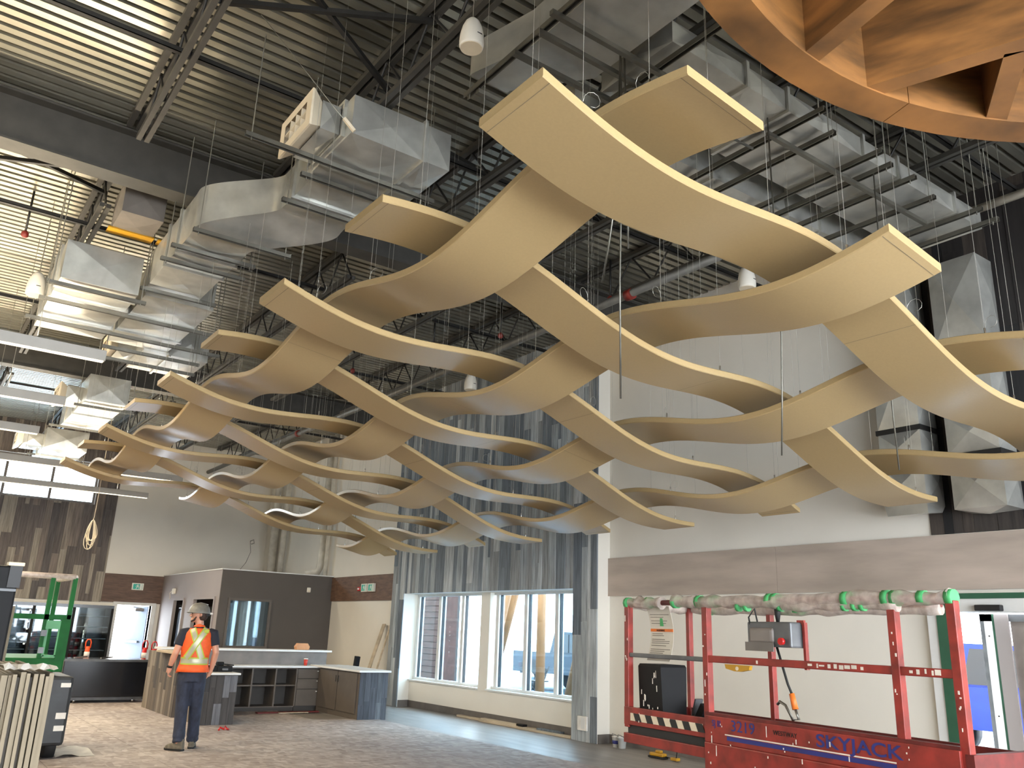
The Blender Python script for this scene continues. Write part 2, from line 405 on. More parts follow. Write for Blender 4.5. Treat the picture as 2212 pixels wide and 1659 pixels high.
# windows
def window(nm, w, mull):
    y0, y1, z0, z1 = w; X = 10.08
    o = struct(nm, B().box(X - .03, X + .07, y0, y1, z1 - .045, z1).box(X - .03, X + .07, y0, y1, z0, z0 + .05), 'white_trim')
    B().box(XW - .05, X, y0, y1, z0 - .03, z0).build('window_sill', 'white_trim', o)
    ys = [y0] + mull + [y1]
    for m in mull:
        B().box(X - .05, X + .09, m - .05, m + .05, z0 + .05, z1 - .045).build('mullion', 'white_trim', o)
        B().box(X - .01, X + .05, m - .062, m - .05, z0 + .05, z1 - .045).build('gasket', 'black_paint', o)
    for a, b in zip(ys, ys[1:]): B().box(X + .02, X + .028, a + .01, b - .01, z0 + .05, z1 - .045).build('pane', 'glass', o)
window('window_1', W1, [17.38, 16.43, 15.5]); window('window_2', W2, [14.22, 13.28, 12.34, 11.4])
cw = struct('window_3', B().box(-6, 4.6, 27.66, 27.76, 4.88, 4.95).box(-6, 4.6, 27.66, 27.76, 6.05, 6.12), 'frame_grey')
for x in (-5.97, -3.9, -2.7, -1.48, -.26, .96, 2.18, 3.38, 4.57): B().box(x - .035, x + .035, 27.65, 27.77, 4.95, 6.05).build('mullion', 'frame_grey', cw)
B().box(-6, 4.6, 27.71, 27.718, 4.95, 6.05).build('pane', 'glass', cw)
sf = struct('window_4', B().box(-5.25, 9.6, -5.2, -5.08, .2, .28).box(-5.25, 9.6, -5.2, -5.08, 4.12, 4.2), 'frame_grey')
for k in range(10): B().box(-5.28 + 1.65 * k, -5.21 + 1.65 * k, -5.2, -5.06, .28, 4.12).build('mullion', 'frame_grey', sf)
# back exit door
d1 = struct('door_1', B().box(5.57, 5.69, YB - .06, 27.85, 0, 2.05).box(6.66, 6.78, YB - .06, 27.85, 0, 2.05).box(5.57, 6.78, YB - .06, 27.85, 2.05, 2.13), 'white_trim')
lf = B().bar((6.64, 27.86, 1.02), (6.1, 28.66, 1.02), .045, 2.02).build('door_leaf', 'door_blue', d1)
B().bar((6.52, 27.98, 1.0), (6.2, 28.44, 1.0), .13, .05).build('push_bar', 'chrome', lf)
B().cbox((6.45, 28.0, 1.93), (.28, .08, .09)).bar((6.5, 27.98, 1.98), (6.2, 27.8, 2.0), .02, .02).build('door_closer', 'frame_grey', lf)
# entry vestibule at the right
d2 = struct('door_2', B().box(9.87, 9.95, 5.04, 5.32, 0, 2.2).box(9.87, 10.2, 2.6, 5.3, 2.06, 2.24), 'white_trim')
B().box(9.85, 9.86, 5.06, 5.2, .02, 2.2).build('masking_tape', 'green_dark', d2)
B().box(9.85, 9.86, 2.6, 5.2, 2.2, 2.26).build('masking_tape', 'green_dark', d2)
B().bbox(9.78, 9.86, 4.45, 4.73, 2.065, 2.13, .01).build('door_sensor', 'black_paint', d2)
sl = B().box(10.27, 10.33, 4.76, 4.92, 0, 2.05).box(10.27, 10.33, 3.3, 3.4, 0, 2.05).box(10.27, 10.33, 3.3, 4.92, 1.97, 2.05).build('sliding_leaf', 'grey_steel', d2)
B().box(10.24, 10.27, 4.775, 4.86, .03, 1.97).build('edge_strip', 'white_trim', sl)
for z in (.25, .55, .95, 1.8): B().box(10.237, 10.24, 4.81, 4.825, z, z + .015).build('screw_hole', 'black_paint', sl)
B().box(10.25, 10.27, 4.752, 4.774, 0, 2.05).build('green_edge', 'green_dark', sl)
B().box(10.25, 10.28, 4.6, 4.75, 0, 2.05).build('door_stile', 'grey_light', sl)
B().box(10.3, 10.31, 3.4, 4.6, 0, 1.97).build('door_panel', 'frame_grey', sl)
# office block in the far corner
go = struct('wall_office', panel(panel(B(), 'X', 6.9, 7.02, 22.0, YB, 0, 2.95, [(25.06, 25.99, .3, 2.21), (22.32, 24.03, .3, 2.22)]), 'Y', 22.0, 22.12, 7.02, XW, 0, 2.95, []), 'grey_light')
god = struct('wall_office_front', panel(B(), 'Y', 21.97, 22.0, 6.905, XW, 0, 2.95, [(7.18, 8.2, 1.1, 2.2)]), 'grey_dark')
B().box(6.88, XW, 21.95, 22.14, 2.95, 2.975).box(6.88, 7.04, 22.14, YB, 2.95, 2.975).build('wall_cap', 'white_trim', go)
B().box(7.02, XW - .005, 22.12, YB, 2.9, 2.948).build('office_roof', 'grey_light', go)
for (a, b, t) in ((25.06, 25.99, 2.21), (22.32, 24.03, 2.22)):
    fr = B().box(6.86, 6.9, a - .06, a, .3, t + .06).box(6.86, 6.9, b, b + .06, .3, t + .06).box(6.86, 6.9, a, b, t, t + .06).build('window_frame', 'grey_light', go)
    B().box(6.95, 6.96, a, b, .3, t).build('pane', 'glass_dark', fr)
    B().box(7.3, 7.32, a - .2, b + .2, .3, 2.6).build('inner_wall', 'cabinet', fr)
fr = B().box(7.12, 7.18, 21.93, 21.97, 1.04, 2.26).box(8.2, 8.26, 21.93, 21.97, 1.04, 2.26).box(7.18, 8.2, 21.93, 21.97, 2.2, 2.26).box(7.18, 8.2, 21.93, 21.97, 1.04, 1.1).build('window_frame', 'cabinet', god)
B().box(7.18, 8.2, 21.985, 21.987, 1.1, 2.2).build('pane', 'glass', fr)
B().box(7.18, 8.2, 21.994, 21.999, 1.1, 2.2).build('window_backing', 'cabinet', fr)
for x, w, m in ((7.34, .07, 'counter_white'), (7.47, .1, 'base_grey'), (7.57, .06, 'frame_grey'), (7.68, .07, 'counter_white'), (7.92, .065, 'counter_white'), (8.06, .1, 'frame_grey')):
    B().box(x - w / 2, x + w / 2, 21.9905, 21.9935, 1.1, 2.2).build('blind_slat', m, fr)

# ================================================================== STEEL FRAME
def ibeam(name, label, y):
    t = thing(name, label, 'beam', (.5, y, 6.45))
    B().box(-8.98, 9.9, y - .14, y + .14, 6.45, 6.475).build('bottom_flange', 'steel_dark', t)
    B().box(-8.98, 9.9, y - .012, y + .012, 6.475, 7.02).build('web', 'steel_dark', t)
    B().box(-8.98, 9.9, y - .14, y + .14, 7.02, 7.045).build('top_flange', 'steel_dark', t)
ibeam('steel_beam', 'deep dark grey steel beam crossing the upper left, nearest the camera', 9.6)
ibeam('steel_beam', 'dark grey steel beam farther back, above the hanging linear lamps', 19.0)
JX = [-.45, 1.29, 3.02, 4.6, 6.3, 8.0]; BAYS = [(-4.8, 9.42), (9.78, 18.82), (19.18, 27.5)]
BN = ['in the bay nearest the camera', 'in the middle bay', 'in the far bay']
for bi, (ya, yb) in enumerate(BAYS):
    for ji, x in enumerate(JX):
        t = thing('steel_joist', '%s open-web steel roof joist from the left, %s' % (ORD[ji], BN[bi]), 'joist', (x, (ya + yb) / 2, 6.6), group='open-web roof joists')
        for s in (-1, 1):
            piece('top_chord', 'steel_dark', t, (x + s * .05, (ya + yb) / 2, 7.06), (.06, yb - ya, .06))
            piece('bottom_chord', 'steel_dark', t, (x + s * .04, (ya + yb) / 2, 6.52), (.05, yb - ya - 1.5, .055))
        n = max(2, int((yb - ya - 1.5) / .8)); y = ya + .75; st = (yb - ya - 1.5) / n
        for k in range(n):
            y0 = y + k * st
            if y0 > 2.2:
                rod('web_bar', 'steel_black', t, (x, y0, 6.53), (x, y0 + st / 2, 7.05), .014)
                rod('web_bar', 'steel_black', t, (x, y0 + st / 2, 7.05), (x, y0 + st, 6.53), .014)
for k, (y, z, w) in enumerate([(3.6, 6.67, 'above the big wooden ring'), (7.2, 6.67, 'in front of the big beam'), (11.65, 6.67, 'just beyond the big beam'), (15.4, 6.67, 'halfway to the far beam'), (21.5, 6.67, 'beyond the far beam')]):
    tag(B().box(-1.5, 9.7, y - .025, y - .018, z, z + .05).box(-1.5, 9.7, y - .025, y + .025, z, z + .007).build('bridging_angle', 'steel_black'), 'thin dark bridging angle tying the joists, %s' % w, 'bridging', 'joist bridging angles')
for k, (p, q, w) in enumerate([((-.42, 9.8, 6.66), (1.33, 11.0, 6.9), 'left of the square duct'), ((-.42, 10.7, 6.68), (1.33, 9.9, 6.7), 'below the big beam at the left edge'), ((1.33, 6.3, 6.68), (3.08, 5.7, 7.0), 'above the near grille'), ((1.36, 5.6, 7.0), (3.05, 6.5, 6.68), 'crossing above the near grille'), ((3.1, 6.9, 6.68), (4.7, 7.5, 6.95), 'behind the near white speaker')]):
    tag(B().bar(p, q, .045, .045).build('cross_brace', 'steel_black'), 'dark diagonal cross brace between joists, %s' % w, 'brace', 'joist cross braces')

# ================================================================== WOVEN WAVE PANELS
ZS0 = 4.235; AMP = .118; XB0, DX, YA0, DY = 2.8516, 1.662, 3.0166, 1.6473; WA, WBW, TH = .552, .558, .055
XL, XR, YN, YF = 2.079, 8.582, 2.274, 16.72
def zs(x): return ZS0 - .119 * (x - 2.07) - .0081 * (x - 2.07) ** 2
FOOT = [(2.6, 3.8, 6.4, 7.45, 6.0), (1.9, 3.5, 7.4, 9.1, 5.7), (1.95, 2.68, 9.04, 10.95, 5.72), (2.0, 3.0, 11.2, 13.8, 5.74), (2.2, 3.65, 13.7, 14.95, 5.72), (3.95, 9.0, 3.7, 4.62, 6.06), (4.1, 9.1, 4.9, 5.5, 6.06), (3.1, 4.05, 2.3, 5.15, 6.08), (.95, 1.9, 10.7, 13, 5.5)]
def strip(fam, i, label):
    n = 72 if fam == 'A' else 150; rs = []
    def pt(u, side, up):
        if fam == 'A':
            x, y = u, YA0 + i * DY + side * WA / 2; z = zs(x) - AMP * math.cos(PI * (x - XB0) / DX) * (-1) ** i
        else:
            x, y = XB0 + i * DX + side * WBW / 2, u; z = zs(x) + AMP * math.cos(PI * (y - YA0) / DY) * (-1) ** i
        return (x, y, z + up)
    a, b = (XL, XR) if fam == 'A' else (YN, YF)
    us = [a + (b - a) * k / n for k in range(n + 1)]; e = .006
    for k, u in enumerate(us):
        rs.append([pt(u, -1, e), pt(u, -1 + 2 * e / WA, 0), pt(u, 1 - 2 * e / WA, 0), pt(u, 1, e), pt(u, 1, TH - e), pt(u, 1 - 2 * e / WA, TH), pt(u, -1 + 2 * e / WA, TH), pt(u, -1, TH - e)])
    mb = B(); mb.rings(rs, smooth=True)
    base = pt((a + b) / 2, 0, 0)
    t = thing('wave_panel', label, 'ceiling panel', base, group='woven wave ceiling panels')
    o = mb.build('panel_body', 'tan', t)
    es = o.modifiers.new('edges', 'EDGE_SPLIT'); es.split_angle = math.radians(35)
    # seams of the panel wrap and the factory end caps
    for u in ([a + .045, b - .045] + ([a + (b - a) * .5] if fam == 'A' else [a + (b - a) * .34, a + (b - a) * .67])):
        q = B().rings([[pt(u + d, s, -.0012) for s in (-.985, .985)] for d in (-.0018, .0018)], closed=False, caps=False); q.build('seam', 'board_tan', t)
    m = 5 if fam == 'A' else 10
    for k in range(m):
        u = a + .3 + (b - a - .6) * k / (m - 1)
        for s in (-.8, .8):
            p = pt(u, s, TH); zt = ZD - .002
            for (fx0, fx1, fy0, fy1, fz) in FOOT:
                if fx0 - .03 < p[0] < fx1 + .03 and fy0 - .03 < p[1] < fy1 + .03: zt = min(zt, fz)
            rod('hanger_wire', 'wire', t, p, (p[0], p[1], zt), .0016)
            g = piece('cable_gripper', 'chrome', t, (p[0], p[1], p[2] + .03), (.007, .007, .06), 'cyl')
            ang = random.uniform(0, 6.28); ca, sa = math.cos(ang), math.sin(ang)
            if (k + i) % 2 == 0:
                L = [(p[0] + ca * (.05 - .05 * math.cos(w)), p[1] + sa * (.05 - .05 * math.cos(w)), p[2] + .06 + .06 * math.sin(w) + .01 * w) for w in [j * .6 for j in range(9)]]
                B().tube(L, .0016, 4).build('cable_tail', 'wire', t)
for j in range(9):
    strip('A', j, 'tan wave panel running toward the window wall, %s from the camera' % ORD[j])
for i in range(4):
    strip('B', i, 'long tan wave panel running away from the camera, %s from the left' % ORD[i])

# ================================================================== DUCTS
def sect(parent, axis, a0, a1, u0, u1, z0, z1, cap0=False, cap1=False, name='duct_section', mat='galv', br=.02):
    def p(a, u, z): return (u, a, z) if axis == 'Y' else ((a, u, z) if axis == 'X' else (z, u, a))
    C = [(u0, z0), (u1, z0), (u1, z1), (u0, z1)]; mb = B(); am = (a0 + a1) / 2; um, zm = (u0 + u1) / 2, (z0 + z1) / 2
    for k in range(4):
        (ua, za), (ub, zb) = C[k], C[(k + 1) % 4]; mu, mz = (ua + ub) / 2, (za + zb) / 2
        ou = (1 if mu > um else -1 if mu < um else 0) * br; oz = (1 if mz > zm else -1 if mz < zm else 0) * br
        vs = [p(a0, ua, za), p(a0, ub, zb), p(a1, ub, zb), p(a1, ua, za), p(am, mu + ou, mz + oz)]
        mb.add(vs, [(0, 1, 4), (1, 2, 4), (2, 3, 4), (3, 0, 4)])
    for cap, a, s in ((cap0, a0, -1), (cap1, a1, 1)):
        if cap: mb.add([p(a, u, z) for u, z in C] + [p(a + s * br, um, zm)], [(0, 1, 4), (1, 2, 4), (2, 3, 4), (3, 0, 4)])
    return mb.build(name, mat, parent)
def flange(parent, axis, a, u0, u1, z0, z1, mat='galv', h=.03, w=.035):
    def bx(mb, ua, ub, za, zb):
        return mb.box(ua, ub, a - w / 2, a + w / 2, za, zb) if axis == 'Y' else (mb.box(a - w / 2, a + w / 2, ua, ub, za, zb) if axis == 'X' else mb.box(za, zb, ua, ub, a - w / 2, a + w / 2))
    mb = B(); bx(mb, u0 - h, u1 + h, z0 - h, z0); bx(mb, u0 - h, u1 + h, z1, z1 + h); bx(mb, u0 - h, u0, z0, z1); bx(mb, u1, u1 + h, z0, z1)
    return mb.build('flange', mat, parent)
def run(parent, axis, stations, u0, u1, z0, z1, cap0=False, cap1=False, fm='galv'):
    n = len(stations) - 1
    for k in range(n):
        sect(parent, axis, stations[k], stations[k + 1], u0, u1, z0, z1, cap0 and k == 0, cap1 and k == n - 1)
        if k: flange(parent, axis, stations[k], u0, u1, z0, z1, fm)
def ductloft(parent, rings, name='duct_elbow'):
    rs = [[(x0, y, z0), (x1, y, z0), (x1, y, z1), (x0, y, z1)] for (x0, x1, y, z0, z1) in rings]
    o = B().rings(rs, caps=False, smooth=True).build(name, 'galv', parent); e = o.modifiers.new('e', 'EDGE_SPLIT'); e.split_angle = .6; return o
def grille(parent, x, y0, y1, z0, z1):   # cream supply grille on a -X face
    g = B().rings([[(x + .12, y0 + .06, z0 + .05), (x + .12, y1 - .06, z0 + .05), (x + .12, y1 - .06, z1 - .05), (x + .12, y0 + .06, z1 - .05)],
                   [(x, y0 - .02, z0 - .02), (x, y1 + .02, z0 - .02), (x, y1 + .02, z1 + .02), (x, y0 - .02, z1 + .02)],
                   [(x - .02, y0 - .02, z0 - .02), (x - .02, y1 + .02, z0 - .02), (x - .02, y1 + .02, z1 + .02), (x - .02, y0 - .02, z1 + .02)],
                   [(x - .02, y0 + .1, z0 + .07), (x - .02, y1 - .1, z0 + .07), (x - .02, y1 - .1, z1 - .07), (x - .02, y0 + .1, z1 - .07)]], caps=False).build('grille_frame', 'cream', parent)
    ya, yb, za, zb = y0 + .1, y1 - .1, z0 + .07, z1 - .07
    B().box(x + .1, x + .11, ya, yb, za, zb).build('grille_back', 'dark_interior', g)
    for k in range(1, 4): B().box(x - .018, x + .1, ya + (yb - ya) * k / 4 - .006, ya + (yb - ya) * k / 4 + .006, za, zb).build('grille_blade', 'cream', g)
    B().box(x - .018, x + .1, ya, yb, (za + zb) / 2 - .006, (za + zb) / 2 + .006).build('grille_blade', 'cream', g)
def smooth(t): return t * t * (3 - 2 * t)
D1 = thing('supply_duct', 'galvanized duct with cream grille that dips under the big beam', 'duct', (2.6, 8.6, 6.0))
grille(D1, 2.36, 6.66, 7.4, 6.12, 6.47)
run(D1, 'X', [2.47, 2.66], 6.70, 7.36, 6.14, 6.44); flange(D1, 'X', 2.66, 6.62, 7.4, 6.1, 6.44)
run(D1, 'X', [2.68, 3.45, 3.75], 6.45, 7.4, 6.05, 6.46, True, True)
sect(D1, 'X', 3.75, 3.77, 6.5, 7.3, 6.1, 6.4, True, True, 'end_plate')
run(D1, 'Y', [7.4, 7.86, 8.2], 2.7, 3.45, 6.0, 6.42)
NS = 20; ductloft(D1, [(2.7 - .72 * smooth(min(1, k / NS * 1.25)), 3.45 - .8 * smooth(max(0, k / NS * 1.25 - .25)), 8.2 + .84 * k / NS, 6.0 - .25 * smooth(k / NS), 6.42 - .18 * smooth(k / NS)) for k in range(NS + 1)])
run(D1, 'Y', [9.04, 9.5, 10.0, 10.9], 1.98, 2.65, 5.75, 6.24, False, True)
D2 = thing('trunk_duct', 'large square galvanized trunk duct with cross-broken end, upper left', 'duct', (1.43, 11.8, 5.55))
run(D2, 'Y', [10.75, 11.05, 11.45, 12.35, 12.95], .99, 1.87, 5.55, 6.05, True, True)
D3 = thing('branch_duct', 'galvanized branch duct with small cream grille behind the square trunk', 'duct', (2.7, 13.2, 5.75))
run(D3, 'Y', [11.3, 12.2, 13.0, 13.7], 2.05, 2.95, 5.78, 6.25, True); grille(D3, 2.2, 14.2, 14.85, 5.8, 6.12)
run(D3, 'X', [2.31, 2.6], 14.24, 14.8, 5.82, 6.1); run(D3, 'X', [2.6, 3.0, 3.6], 13.7, 14.9, 5.75, 6.25, True, True)
D4 = thing('branch_duct', 'galvanized duct with cream grille just before the far beam', 'duct', (2.7, 18.2, 5.7))
grille(D4, 2.05, 18.0, 18.75, 5.72, 6.05); run(D4, 'X', [2.16, 2.45], 18.05, 18.7, 5.74, 6.03); run(D4, 'Y', [17.5, 18.9, 19.8, 20.6], 2.45, 3.2, 5.68, 6.2, True, True)
D5 = thing('branch_duct', 'farthest galvanized duct, above the bright high window', 'duct', (2.8, 24.3, 5.6))
grille(D5, 1.95, 23.3, 24.1, 5.65, 6.0); run(D5, 'X', [2.06, 2.5], 23.35, 24.05, 5.67, 5.98); run(D5, 'Y', [23.0, 24.2, 25.2], 2.5, 3.45, 5.6, 6.1, True, True)
D6 = thing('rooftop_drop', 'dusty duct drop with yellow strap just past the big beam', 'duct', (1.6, 10.7, 6.3))
sect(D6, 'Y', 10.1, 10.75, 1.42, 1.9, 6.32, 6.75, True, True, 'drop_box', 'base_grey')
B().box(1.38, 1.92, 10.62, 10.8, 6.295, 6.315).build('strap', 'yellow_paint', D6); B().box(1.97, 2.5, 10.62, 10.78, 6.295, 6.315).build('strap', 'yellow_paint', D6)
R1 = thing('header_duct', 'wide galvanized duct running to the right wall above the strut rack', 'duct', (6.3, 4.05, 6.1))
run(R1, 'X', [4.12, 5.0, 5.55, 6.7, 7.3, 8.4, 9.0], 3.78, 4.6, 6.1, 6.3, True, True)
R2 = thing('header_duct', 'narrow galvanized duct beside the wide one above the strut rack', 'duct', (6.3, 5.1, 6.1))
run(R2, 'X', [4.1, 5.3, 5.9, 7.1, 7.7, 9.1], 4.93, 5.45, 6.1, 6.42, True, True)
R3 = thing('offset_duct', 'shiny tapered duct fitting behind the near white speaker', 'duct', (3.4, 4.6, 6.05))
ductloft(R3, [(3.3, 3.95, 3.3, 6.1, 6.44), (3.3, 3.95, 4.5, 6.1, 6.44), (3.12, 3.5, 5.08, 6.1, 6.4), (3.12, 3.5, 5.12, 6.1, 6.4)], 'duct_taper')
sect(R3, 'Y', 2.3, 3.3, 3.2, 4.05, 6.1, 6.46, True, True, 'duct_box')
V1 = thing('drop_duct', 'vertical galvanized duct drop against the white wall, left of the pair', 'duct', (9.72, 5.22, 3.13))
for a, b in ((3.25, 3.72), (3.72, 4.12), (4.17, 5.1), (5.1, 6.08)): sect(V1, 'Z', a, b, 4.96, 5.48, 9.46, 9.86, br=.05)
ductz = B().rings([[(9.46, 4.96, 3.25), (9.86, 4.96, 3.25), (9.86, 5.48, 3.25), (9.46, 5.48, 3.25)], [(9.46, 4.96, 3.13), (9.86, 5.0, 3.18), (9.86, 5.3, 3.18), (9.46, 5.45, 3.13)]]).build('duct_end', 'galv', V1)
flange(V1, 'Z', 4.145, 4.96, 5.48, 9.46, 9.86, 'steel_black', .02, .06)
V2 = thing('drop_duct', 'vertical galvanized duct drop over the black boards, right of the pair', 'duct', (9.72, 4.38, 3.14))
for a, b in ((3.14, 3.70), (3.76, 4.2), (4.2, 5.06), (5.06, 6.08)): sect(V2, 'Z', a, b, 4.1, 4.66, 9.46, 9.86, a == 3.14, False, br=.05)
flange(V2, 'Z', 3.73, 4.1, 4.66, 9.46, 9.86, 'steel_black', .02, .06)
# trapeze hangers
def trapeze(label, axis, a, u0, u1, z, us=None, group='strut trapezes'):
    p = (lambda u, zz: (u, a, zz)) if axis == 'X' else (lambda u, zz: (a, u, zz))
    t = thing('trapeze_hanger', label, 'hanger', p((u0 + u1) / 2, z), group=group)
    mb = B(); w = .02
    for s in (-1, 1):
        q0, q1 = p(u0, z), p(u1, z)
        if axis == 'X': mb.box(u0, u1, a + s * w - .004, a + s * w + .004, z - .022, z + .022)
        else: mb.box(a + s * w - .004, a + s * w + .004, u0, u1, z - .022, z + .022)
    if axis == 'X': mb.box(u0, u1, a - w, a + w, z + .016, z + .022)
    else: mb.box(a - w, a + w, u0, u1, z + .016, z + .022)
    mb.build('strut', 'strut', t)
    for u in (us or (u0 + .06, u1 - .06)): rod('threaded_rod', 'rod', t, p(u, z - .05), p(u, ZD), .006)
for k, (a, u0, u1, z) in enumerate([(7.0, 1.88, 3.9, 5.99), (7.3, 2.55, 3.92, 5.96), (7.87, 2.58, 3.62, 5.93), (8.75, 1.95, 3.05, 5.72), (9.27, 1.86, 2.82, 5.7), (9.72, 1.86, 2.85, 5.7), (10.85, 1.9, 2.85, 5.7)]):
    trapeze('%s strut hanger, from the camera, under the dipping duct with the cream grille' % ORD[k], 'X', a, u0, u1, z)
for k, (a, u0, u1) in enumerate([(10.78, .86, 1.98), (11.43, .86, 3.1), (12.33, .82, 3.4), (13.0, 1.9, 3.3), (13.6, 1.9, 3.4)]):
    trapeze('%s strut hanger, from the camera, under the square trunk duct' % ORD[k], 'X', a, u0, u1, 5.475)
for k, (a, u0, u1) in enumerate([(17.8, 2.3, 3.4), (20.2, 2.2, 3.4), (24.4, 2.3, 3.6)]):
    trapeze('%s strut hanger, counted away from the camera, under the far ducts' % ORD[k], 'X', a, u0, u1, 5.62)
for k, (x, y0, y1) in enumerate([(3.2, 3.6, 5.3), (4.2, 3.3, 5.2), (5.68, 3.5, 5.2), (6.05, 3.65, 5.2), (6.64, 3.55, 5.2), (6.92, 3.62, 5.2), (7.3, 3.6, 5.2), (7.81, 3.68, 5.2), (8.4, 3.5, 5.2), (8.75, 3.5, 5.2)]):
    trapeze('%s rung, from the left, of the strut rack under the right ducts' % ORD[k], 'Y', x, y0, y1, 6.03, group='strut rack rungs')
for k, (y, x0, x1) in enumerate([(4.01, 3.1, 4.6), (4.23, 3.15, 4.6), (4.54, 3.15, 4.6), (5.12, 3.2, 4.6), (4.0, 5.56, 8.2)]):
    tag(B().box(x0, x1, y - .02, y + .02, 5.965, 6.005).build('strut_rail', 'strut'), '%s long strut rail hung below the rack rungs' % ['first', 'second', 'third', 'fourth', 'right-hand'][k], 'strut', 'strut rails under the rack')
# conduit with bends
tag(B().tube([(4.14, 4.41, 5.3), (4.14, 4.41, 5.8), (4.13, 4.38, 5.92), (4.12, 4.3, 5.95), (4.15, 4.24, 5.95), (4.5, 4.22, 5.95), (5.6, 4.2, 5.95)], .012, 8).build('conduit', 'pipe_grey'), 'bent grey conduit dropping behind the nearest wave panels', 'conduit')
tag(B().tube([(6.76, 4.94, 5.98), (6.72, 4.9, 5.6), (6.4, 4.65, 4.9)], .012, 8).build('conduit', 'pipe_grey'), 'straight grey conduit drop in the middle of the strut rack', 'conduit')
# pipes
bc = thing('brace_cable', 'thin diagonal brace cable running up from the near grille duct', 'cable', (2.7, 6.43, 6.08))
B().tube([(2.7, 6.43, 6.06), (2.52, 6.5, 6.26), (1.8, 6.74, 7.09)], .004, 5).build('cable_line', 'rod', bc); B().bar((2.7, 6.43, 6.06), (2.6, 6.46, 6.17), .03, .03).build('turnbuckle', 'cream', bc)
sp = thing('sprinkler_main', 'dark grey sprinkler main running along the right side of the roof', 'pipe', (7.72, 14, 6.3))
B().tube([(7.72, 5.6, 6.32), (7.72, 27.4, 6.27)], .06, 12).build('pipe_run', 'pipe_grey', sp)
for y in (8, 12, 16, 20): B().tube([(7.72, y - .06, 6.3), (7.72, y + .06, 6.3)], .08, 12).build('coupling', 'pipe_red', sp)
for k, (x, y) in enumerate(((.6, 12.0), (7.9, 8.6), (7.2, 9.5), (7.0, 12.2), (6.6, 14.6), (7.6, 11))):
    h = thing('sprinkler', 'small red sprinkler drop under the roof deck, %s from the left' % ORD[k], 'sprinkler', (x, y, 6.4), group='sprinkler drops')
    B().tube([(x, y, ZD - .002), (x, y, 6.5)], .016, 6).build('drop_pipe', 'steel_black', h); B().lathe([(.02, 0), (.045, .02), (.045, .07), (.02, .1)], (x, y, 6.42), 8).build('head', 'pipe_red', h)
tag(B().tube([(9.5, 4.35, 6.61), (9.5, 1.2, 6.61)], .05, 12).tube([(9.5, 4.38, 6.61), (9.5, 4.3, 6.61)], .06, 12).build('white_pipe', 'pipe_white'), 'pale insulated pipe high on the right wall', 'pipe')
for k, (y, r, lab) in enumerate(((26.4, .13, 'thick pale pipe standing in the far corner'), (25.6, .09, 'slim pale pipe beside the thick corner pipe'), (22.55, .1, 'pale pipe bending at the office roof edge'), (22.2, .06, 'thin pale pipe right of the bent pipe'))):
    zb = 2.905
    pts = [(9.78, y, 7.0), (9.78, y, zb + .05)] if k != 2 else [(9.78, y, 7.0), (9.78, y, zb + .45), (9.76, y + .02, zb + .3), (9.75, y + .08, zb + .2), (9.5, y + .3, zb + .14)]
    tag(B().tube(pts, r, 12).build('riser_pipe', 'pipe_white'), lab, 'pipe')

# ================================================================== LAMPS AND SPEAKERS
def lamp(label, x0, x1, y, z=4.62, lights=True, dn=1.0):
    t = thing('linear_lamp', label, 'lamp', ((x0 + x1) / 2, y, z), group='white linear lamps')
    B().bbox(x0, x1, y - .045, y + .045, z, z + .13, .006).build('housing', 'lamp_grey', t)
    B().box(x0 + .02, x1 - .02, y - .035, y + .035, z - .012, z).build('lens', 'lamp_lens', t)
    for x in (x1 - .75, (x0 + x1) / 2, x0 + .6):
        rod('suspension_cable', 'rod', t, (x, y, z + .13), (x, y, ZD - .004), .004)
    if lights:
        for up, e in ((0, LAMP_DOWN * dn), (1, LAMP_UP)):
            l = bpy.data.lights.new('lamp_light', 'AREA'); l.shape = 'RECTANGLE'; l.size = x1 - x0 - .1; l.size_y = .07; l.energy = e; l.color = LAMP_COL
            o = bpy.data.objects.new('lamp_light', l); COL.objects.link(o); o.parent = t
            o.location = (0, 0, .16) if up else (0, 0, -.02)
            if up: o.rotation_euler = (PI, 0, 0)
for k, y in enumerate((10.75, 13.55, 16.1)):
    lamp('white linear lamp ending at the left, %s from the camera' % ORD[k], -4.0, 1.63, y)
lamp('white linear lamp crossing the top of the high window', -.8, 4.93, 19.4)
lamp('white linear lamp crossing the foot of the high window', -.8, 5.0, 22.75)
for k, y in enumerate((7.6, 4.4, 1.2)): lamp('added unseen linear lamp lighting the deck left of the camera, %s row' % ['front', 'middle', 'back'][k], -7.0, -1.35, y, dn=.05)  # lamp rows added out of view to light the near roof deck
def speaker(label, loc, r):
    t = thing('pendant_speaker', label, 'speaker', loc, group='white pendant speakers'); x, y, z = loc; h = r * 2.9
    B().lathe([(r * .93, 0), (r, h * .06), (r * 1.02, h * .2), (r * .97, h * .45), (r * .82, h * .68), (r * .6, h * .86), (r * .35, h * .96), (r * .12, h)], loc, 24).build('shell', 'white_plastic', t)
    B().lathe([(r * .9, -.004), (r * .9, .004)], loc, 24).build('speaker_mesh', 'cream', t)
    B().box(x - r * .1, x + r * .35, y - r * 1.0, y - r * .98, z + h * .3, z + h * .33).build('badge', 'black_paint', t)
    rod('suspension_cable', 'wire', t, (x, y, z + h), (x, y, ZD), .003)
speaker('large white pendant speaker at the top, nearest the camera', (2.86, 4.7, 5.98), .095)
speaker('white pendant speaker behind the right wave panels', (8.4, 6.5, 6.1), .115)
speaker('small white pendant speaker seen through the weave', (8.3, 12.95, 6.06), .12)
speaker('white pendant speaker left of the square trunk duct', (.86, 12.1, 5.7), .115)
speaker('white pendant speaker beside the high window', (.55, 22.4, 5.6), .12)

